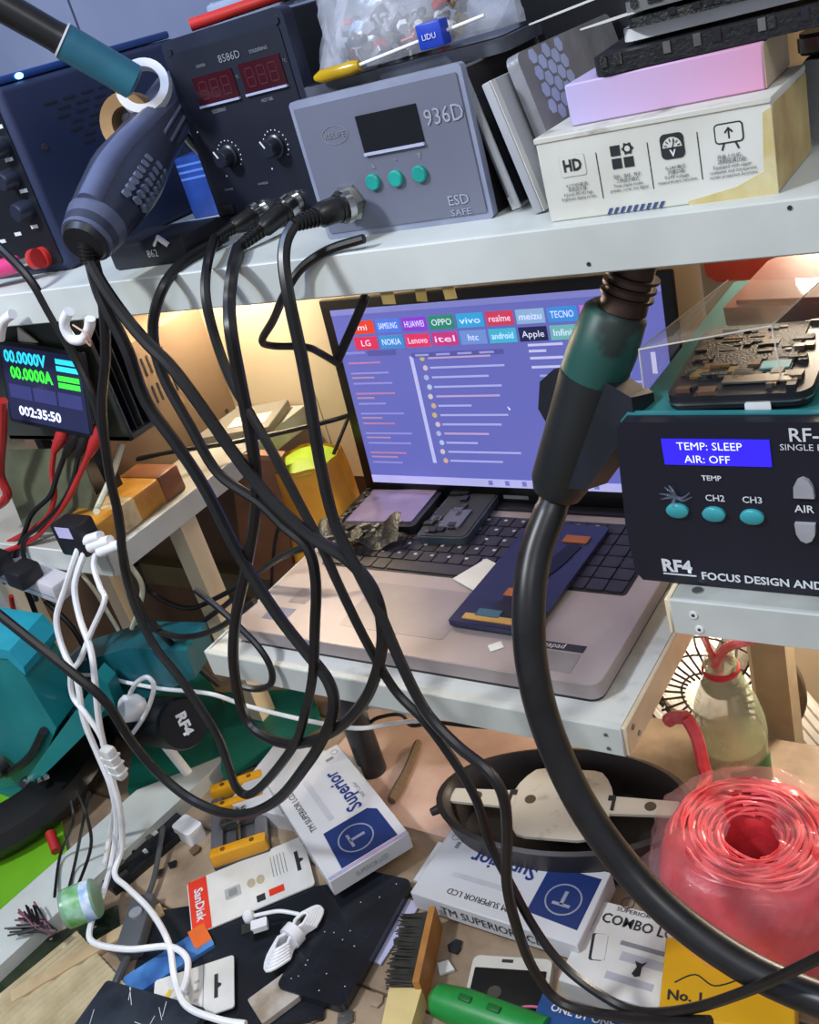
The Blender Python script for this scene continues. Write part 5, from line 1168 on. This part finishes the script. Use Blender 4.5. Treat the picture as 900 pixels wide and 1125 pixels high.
red2 = mat('raffia_bright', '#e2484c', .3, col2='#f0696c', scale=60)
for k in range(22):                      # loose ribbon turns on the top
    r_ = .021+.0016*k; a0 = random.random()*6; pts = [(r_*(1+.05*math.sin(2*a_+k))*math.cos(a_+a0), r_*(1+.05*math.sin(2*a_+k))*math.sin(a_+a0), .0985-max(0, (.036-r_))*.45-max(0, r_-.048)*.5+.002*math.sin(3*a_+k)) for a_ in [i*5.6/26 for i in range(27)]]
    MB().tube(pts, .0013, 5).build('ribbon', red2, t)
wrapm = mat('roll_wrap', '#f5ccd0', .06, alpha=.13, col2='#f0a0a6', scale=40, bump=1, bscale=70)
def wrapf(u, v):
    a_ = 2*math.pi*u; k = min(1, v/.75); top_ = max(0, v-.75)*4; wr = math.sin(11*a_+7*v)*.016+math.sin(5*a_-9*v)*.012+math.sin(31*a_+23*v)*.009+math.sin(47*a_-41*v)*.006
    r_ = (.0745-.006*max(0, k-.8)*5-.042*top_*(1+.3*math.sin(2*a_+1)))*(1+wr); return Vector((r_*math.cos(a_), r_*math.sin(a_), .001+.097*k+.0045*top_+.0015*math.sin(9*a_)))
MB().grid(150, 40, wrapf).build('wrap', wrapm, t, smooth=180)
MB().grid(10, 10, lambda u, v: Vector((-.098+.035*u+.004*math.sin(9*v), -.03+.05*v, .012+.05*u+.008*math.sin(11*v+4*u)))).build('wrap_tail', wrapm, t, smooth=180)
pl = [(770, 855), (766, 835), (757, 805), (745, 785)]
tp = [(ay(*q_, .63+.004*i)-t.location)/1.1 for i, q_ in enumerate(pl)]
MB().tube(spline([Vector((-.045, .0, .094))]+tp), [.007]*19+[.004]*6 if False else .0055, 8).build('ribbon_tail', red2, t)
MB().tube(spline([tp[-1], tp[-1]+Vector((-.012, .004, -.006)), tp[-1]+Vector((-.018, .004, -.012))]), .006, 8).build('ribbon_end', rs, t)

# ------------------------------------------------------------------ fan and lit panel beyond
fc = ay(795, 742, .87)
t = thing('desk_fan', 'round wire guard fan standing behind the bottle', 'fan', (fc.x, fc.y, 0))
wire = mat('wire_dark', '#4a3d30', .45)
zc = fc.z; RF = .088
m = MB(); m.tube([(RF*math.cos(a_), -.01, zc+RF*math.sin(a_)) for a_ in [2*math.pi*i/48 for i in range(49)]], .005, 8); m.build('rim', mat('rim_grey', '#6a5c4a', .5), t)
m = MB()
for k in range(30):
    a_ = 2*math.pi*k/30; m.tube([(.03*math.cos(a_), -.045, zc+.03*math.sin(a_)), (.07*math.cos(a_+.25), -.04, zc+.07*math.sin(a_+.25)), (RF*math.cos(a_+.4), -.01, zc+RF*math.sin(a_+.4))], .0014, 5)
for r_ in (.035, .06, .085): m.tube([(r_*math.cos(a_), -.041, zc+r_*math.sin(a_)) for a_ in [2*math.pi*i/36 for i in range(37)]], .0013, 5)
m.build('guard', wire, t)
for k in range(3):
    a_ = 2.1*k; m = MB(); m.grid(4, 4, lambda u, v: Vector(((.015+.075*u)*math.cos(a_+.9*v), -.015+.02*v, zc+(.015+.075*u)*math.sin(a_+.9*v)))); m.build('blade', mat('blade_clear', '#d8d4c8', .3, alpha=.35), t)
MB().cyl((0, -.02, zc), (0, .05, zc), .02).build('motor', mat('motor_grey', '#6d675d', .5), t)
MB().cyl((0, .03, 0), (0, .03, zc), .012).build('stand', steel, t); MB().lathe([(.11, 0), (.11, .015), (.03, .03)], 28, Matrix.Translation((0, .03, 0))).build('base', black_plastic, t)
t = thing('slatted_sheet', 'bright white slatted sheet standing behind the wire fan', 'panel', ay(775, 745, 1.06), (0, R(-32), 0))
wl = mat('slat_white', '#efe6d6', .6)
for k in range(17): MB().box(-.12+k*.014, -.1105+k*.014, 0, .006, -.30, .24).build('slat', wl, t)
for z in (-.27, .20): MB().box(-.125, .125, .007, .014, z, z+.02).build('crossbar', cardboard, t)
MB().box(-.02, .0, .014, .03, -.30, .2).build('stile', cardboard, t)
# pinkish debris, small scraps on the bench
random.seed(5)
scr_m = [white_card, wood, mat('scrap_tan', '#b79f84', .7), black_plastic, steel, mat('scrap_brown', '#6a4f3c', .7)]
spots = [(420, 850), (440, 880), (470, 845), (400, 900), (380, 1120), (350, 1115), (490, 1065), (415, 1100), (240, 985), (190, 950), (175, 960), (215, 935), (60, 1095), (715, 960), (705, 940), (500, 1040), (310, 1110), (120, 1030), (455, 905), (545, 1115)]
for k, q_ in enumerate(spots):
    c_ = az(*q_, BZ+.001); o = MB(); n = random.randint(4, 6)
    o.prism([(random.uniform(.004, .011)*math.cos(6.283*i/n), random.uniform(.004, .011)*math.sin(6.283*i/n)) for i in range(n)], 0, random.uniform(.001, .003))
    nm = ['paper', 'wood', 'tan card', 'black plastic', 'metal', 'brown card'][k % 6]
    s = single(o, 'scrap', scr_m[k % 6], 'small %s scrap lying loose on the bench' % nm, 'scrap', 'loose scraps on the bench'); s.location = c_
t = thing('twig_bar', 'rough brown bar lying on the pink tile behind the boxes', 'bar', az(455, 850, BZ+.004))
MB().tube(spline([az(430, 880, BZ+.009)-t.location, az(448, 845, BZ+.009)-t.location, az(460, 815, BZ+.009)-t.location]), [.005, .0055, .006, .006, .0055, .005, .005, .005, .005, .005, .005, .005, .004], 7).build('bar', mat('rough_brown', '#6f5a44', .8, bump=.8, scale=60), t)
# ------------------------------------------------------------------ hanging cables
CB = black_rubber
cable('iron_cable', [(262, 272), (256, 295), (252, 330), (254, 365), (262, 410), (273, 465), (280, 513), (281, 560), (271, 623), (259, 680), (257, 733), (269, 787), (293, 810), (327, 817), (367, 803), (400, 770), (417, 727), (420, 685), (408, 645), (380, 613), (343, 590), (303, 555), (262, 505), (222, 448), (190, 405), (160, 375), (135, 345), (112, 312), (98, 286)],
      {0: .535, 1: .49, 3: .46, 8: .45, 14: .425, 20: .44, 28: .468}, .0046, CB, 'black cable looping from the thicker plug down and back up to the gun')
cable('iron_cable', [(236, 262), (228, 290), (226, 325), (236, 370), (254, 418), (275, 455), (300, 498), (330, 555), (352, 597), (371, 640), (400, 700), (433, 757), (467, 793), (500, 838), (524, 880), (538, 926), (556, 962), (587, 1019), (620, 1062), (665, 1096), (705, 1112), (760, 1108), (830, 1085), (905, 1050)],
      {0: .548, 1: .495, 2: .475, 4: .46, 9: .44, 14: .42, 18: .40, 23: .38}, .0036, CB, 'black cable from the slim plug sweeping down past the LCD boxes')
cable('iron_cable', [(323, 247), (314, 265), (312, 290), (318, 330), (331, 390), (342, 450), (352, 510), (368, 575), (393, 627), (420, 680), (440, 727), (467, 780), (500, 817), (534, 845), (552, 872), (557, 910), (557, 970), (568, 1019), (588, 1068), (620, 1103), (690, 1118), (780, 1122)],
      {0: .488, 3: .462, 8: .435, 13: .41, 17: .395, 21: .385}, .0041, CB, 'black cable from the hexagonal socket plug falling to the blue box')
cable('gun_cable', [(100, 288), (108, 318), (120, 345), (140, 385), (160, 440), (195, 490), (227, 540), (263, 610), (303, 673), (337, 717), (360, 747), (367, 775), (357, 807), (337, 840), (303, 880), (262, 895), (219, 883), (180, 855), (145, 815), (115, 770), (80, 740), (30, 700), (-20, 660)],
      {0: .468, 6: .45, 12: .42, 15: .415, 19: .408, 22: .395}, .0047, CB, 'thick black cable swinging low across the yellow clamp')
cable('gun_cable', [(103, 285), (113, 330), (116, 390), (112, 450), (120, 520), (131, 570), (136, 620), (148, 665), (170, 710), (199, 747), (236, 803), (250, 838), (259, 864), (273, 873), (293, 858), (324, 817), (336, 780), (344, 740), (346, 690), (347, 640), (338, 602), (312, 578), (285, 552), (240, 520), (210, 470), (178, 410), (168, 360), (180, 315), (205, 285), (240, 265)],
      {0: .47, 6: .465, 12: .42, 18: .43, 24: .46, 27: .485, 29: .56}, .0040, CB, 'black cable dropping past the lit readout and looping through the clamp')
cable('meter_cable', [(-20, 255), (10, 282), (35, 310), (55, 345), (82, 392), (105, 445), (118, 505), (128, 560), (135, 605), (146, 650), (172, 690), (205, 722), (240, 752)],
      {0: .50, 4: .50, 8: .47, 12: .58}, .0038, CB, 'black cord slanting across the bench meter toward the green tray')
cable('power_cable', [(120, 512), (180, 498), (250, 487), (310, 475), (368, 461), (395, 452)], {0: .64, 4: .80, 5: .85}, .0030, CB, 'thin black cord stretched across the brown vented case', 'cable')
cable('loop_cable', [(400, 262), (360, 275), (330, 296), (312, 325), (300, 352), (288, 374), (300, 380), (335, 381), (352, 388), (372, 400)], {0: .505, 3: .49, 9: .60}, .0030, CB, 'bent black cord folded below the grey station')
cable('stiff_cable', [(370, 398), (378, 380), (388, 358), (398, 335), (402, 325)], {0: .60, 4: .62}, .0040, CB, 'short stiff black lead hanging in front of the screen corner')
cable('charger_cable', [(385, 588), (360, 592), (320, 605), (285, 628), (262, 652), (238, 672), (200, 695), (150, 700)], {0: .66, 4: .60, 7: .56}, .0030, CB, 'black cord curving off the laptop corner toward the teal bracket')
cable('charger_cable', [(345, 600), (310, 612), (280, 632), (240, 656), (205, 668), (165, 650), (150, 620)], {0: .64, 6: .58}, .0030, CB, 'thinner black cord crossing behind the looped cables')
cable('charger_cable', [(390, 440), (366, 500), (345, 545), (318, 562), (303, 590), (298, 650)], {0: .85, 1: .80, 5: .70}, .0022, CB, 'fine black cord hanging in front of the yellow sack')
cable('tray_cable', [(215, 648), (240, 668), (262, 688), (285, 712), (298, 735), (297, 752), (280, 757), (258, 752)], {0: .53, 7: .50}, .0034, CB, 'black cord bending over the tray corner onto the green tray')
cable('bench_cable', [(402, 802), (412, 790), (440, 785), (452, 797), (480, 794), (520, 798), (575, 800)], {0: .62, 6: .64}, .0022, CB, 'thin black cord arched across the pink tile to the oval tub')
# white cables
WC = white_plastic
cable('white_cable', [(92, 590), (84, 608), (72, 645), (62, 680), (70, 715), (84, 745), (92, 790), (108, 830), (122, 865), (128, 905), (122, 950), (112, 985), (100, 1015), (102, 1035), (140, 1043), (185, 1040), (205, 1052), (205, 1075), (200, 1090)],
      {0: .50, 4: .45, 6: .425, 9: .405, 18: .33}, .0032, WC, 'white cable drooping left around the teal arm and down to the white card', zmin=.618)
cable('white_cable', [(100, 592), (90, 615), (82, 645), (88, 680), (100, 715), (105, 755), (110, 800), (122, 850), (132, 890), (134, 930), (126, 960), (140, 975), (165, 1000), (185, 1035), (192, 1075), (205, 1105), (240, 1120), (270, 1125)],
      {0: .50, 5: .43, 9: .40, 17: .31}, .0032, WC, 'white cable running straight down beside the black drum to the bench edge', zmin=.618)
cable('white_cable', [(110, 595), (103, 620), (110, 645), (115, 660), (100, 695), (88, 725), (78, 740), (80, 765), (95, 785), (112, 812), (120, 845), (126, 880), (120, 920), (115, 950)],
      {0: .50, 5: .44, 8: .425, 13: .41}, .0028, WC, 'white cable curling right then tucking behind the straight one', zmin=.618)
cable('thin_white_cable', [(60, 742), (105, 742), (140, 750), (180, 757), (230, 762), (270, 775), (330, 790), (390, 800), (430, 795), (470, 790)], {0: .52, 4: .53, 9: .60}, .0024, WC, 'white cord lying across the green tray toward the tile')
cable('thin_white_cable', [(143, 762), (150, 750), (162, 744), (169, 755), (162, 780), (150, 800), (143, 808)], {0: .495, 6: .49}, .0026, WC, 'short white cord hooked over the black drum')
cable('thin_white_cable', [(142, 620), (155, 640), (155, 660), (145, 690)], {0: .54, 3: .55}, .0028, mat('cream_cord', '#cfcbb2', .4), 'short cream cord dropping behind the black cord to the round base')
cable('thin_white_cable', [(88, 628), (105, 650), (118, 672), (130, 692)], {0: .53, 3: .54}, .0024, _M['cream_cord'], 'cream cord slanting to the round black base')
cable('thin_white_cable', [(134, 488), (124, 520), (108, 556), (106, 562)], {0: .59, 3: .52}, .0034, _M['cream_cord'], 'cream cord running from the meter fins to the charger block')
# red and dark leads at far left
for i, (pl, lab) in enumerate(((((12, 655), (18, 690), (22, 735)), 'red cord hanging below the power strip'), (((0, 690), (20, 700), (48, 725)), 'red cord slanting beneath the power strip'))):
    cable('red_cable', pl, {0: .53, 2: .54}, .003, redr, lab)
for i, (pl, lab) in enumerate(((((30, 650), (45, 690), (60, 735)), 'black cord hanging under the power strip'), (((50, 660), (80, 690), (100, 725), (115, 745)), 'black cord slanting down from the power strip to the teal bracket'), (((75, 600), (80, 640), (92, 690)), 'black cord dropping from the charger block'), (((165, 690), (200, 700), (240, 690), (280, 660)), 'black cord curving from the round base to the tray'))):
    cable('dark_cable', pl, {0: .525, 3: .53}, .0032, CB, lab)
t = thing('inline_joint', 'white moulded joint on the white cables above the bench', 'joint', ay(125, 838, .405))
MB().box(-.008, .008, -.006, .006, -.02, .02, .004).build('body', mat('joint_white', '#c9cac6', .4), t)
for k in range(3): MB().box(-.0083, .0083, -.0063, .0063, -.012+k*.010, -.010+k*.010).build('rib', white_plastic, t)
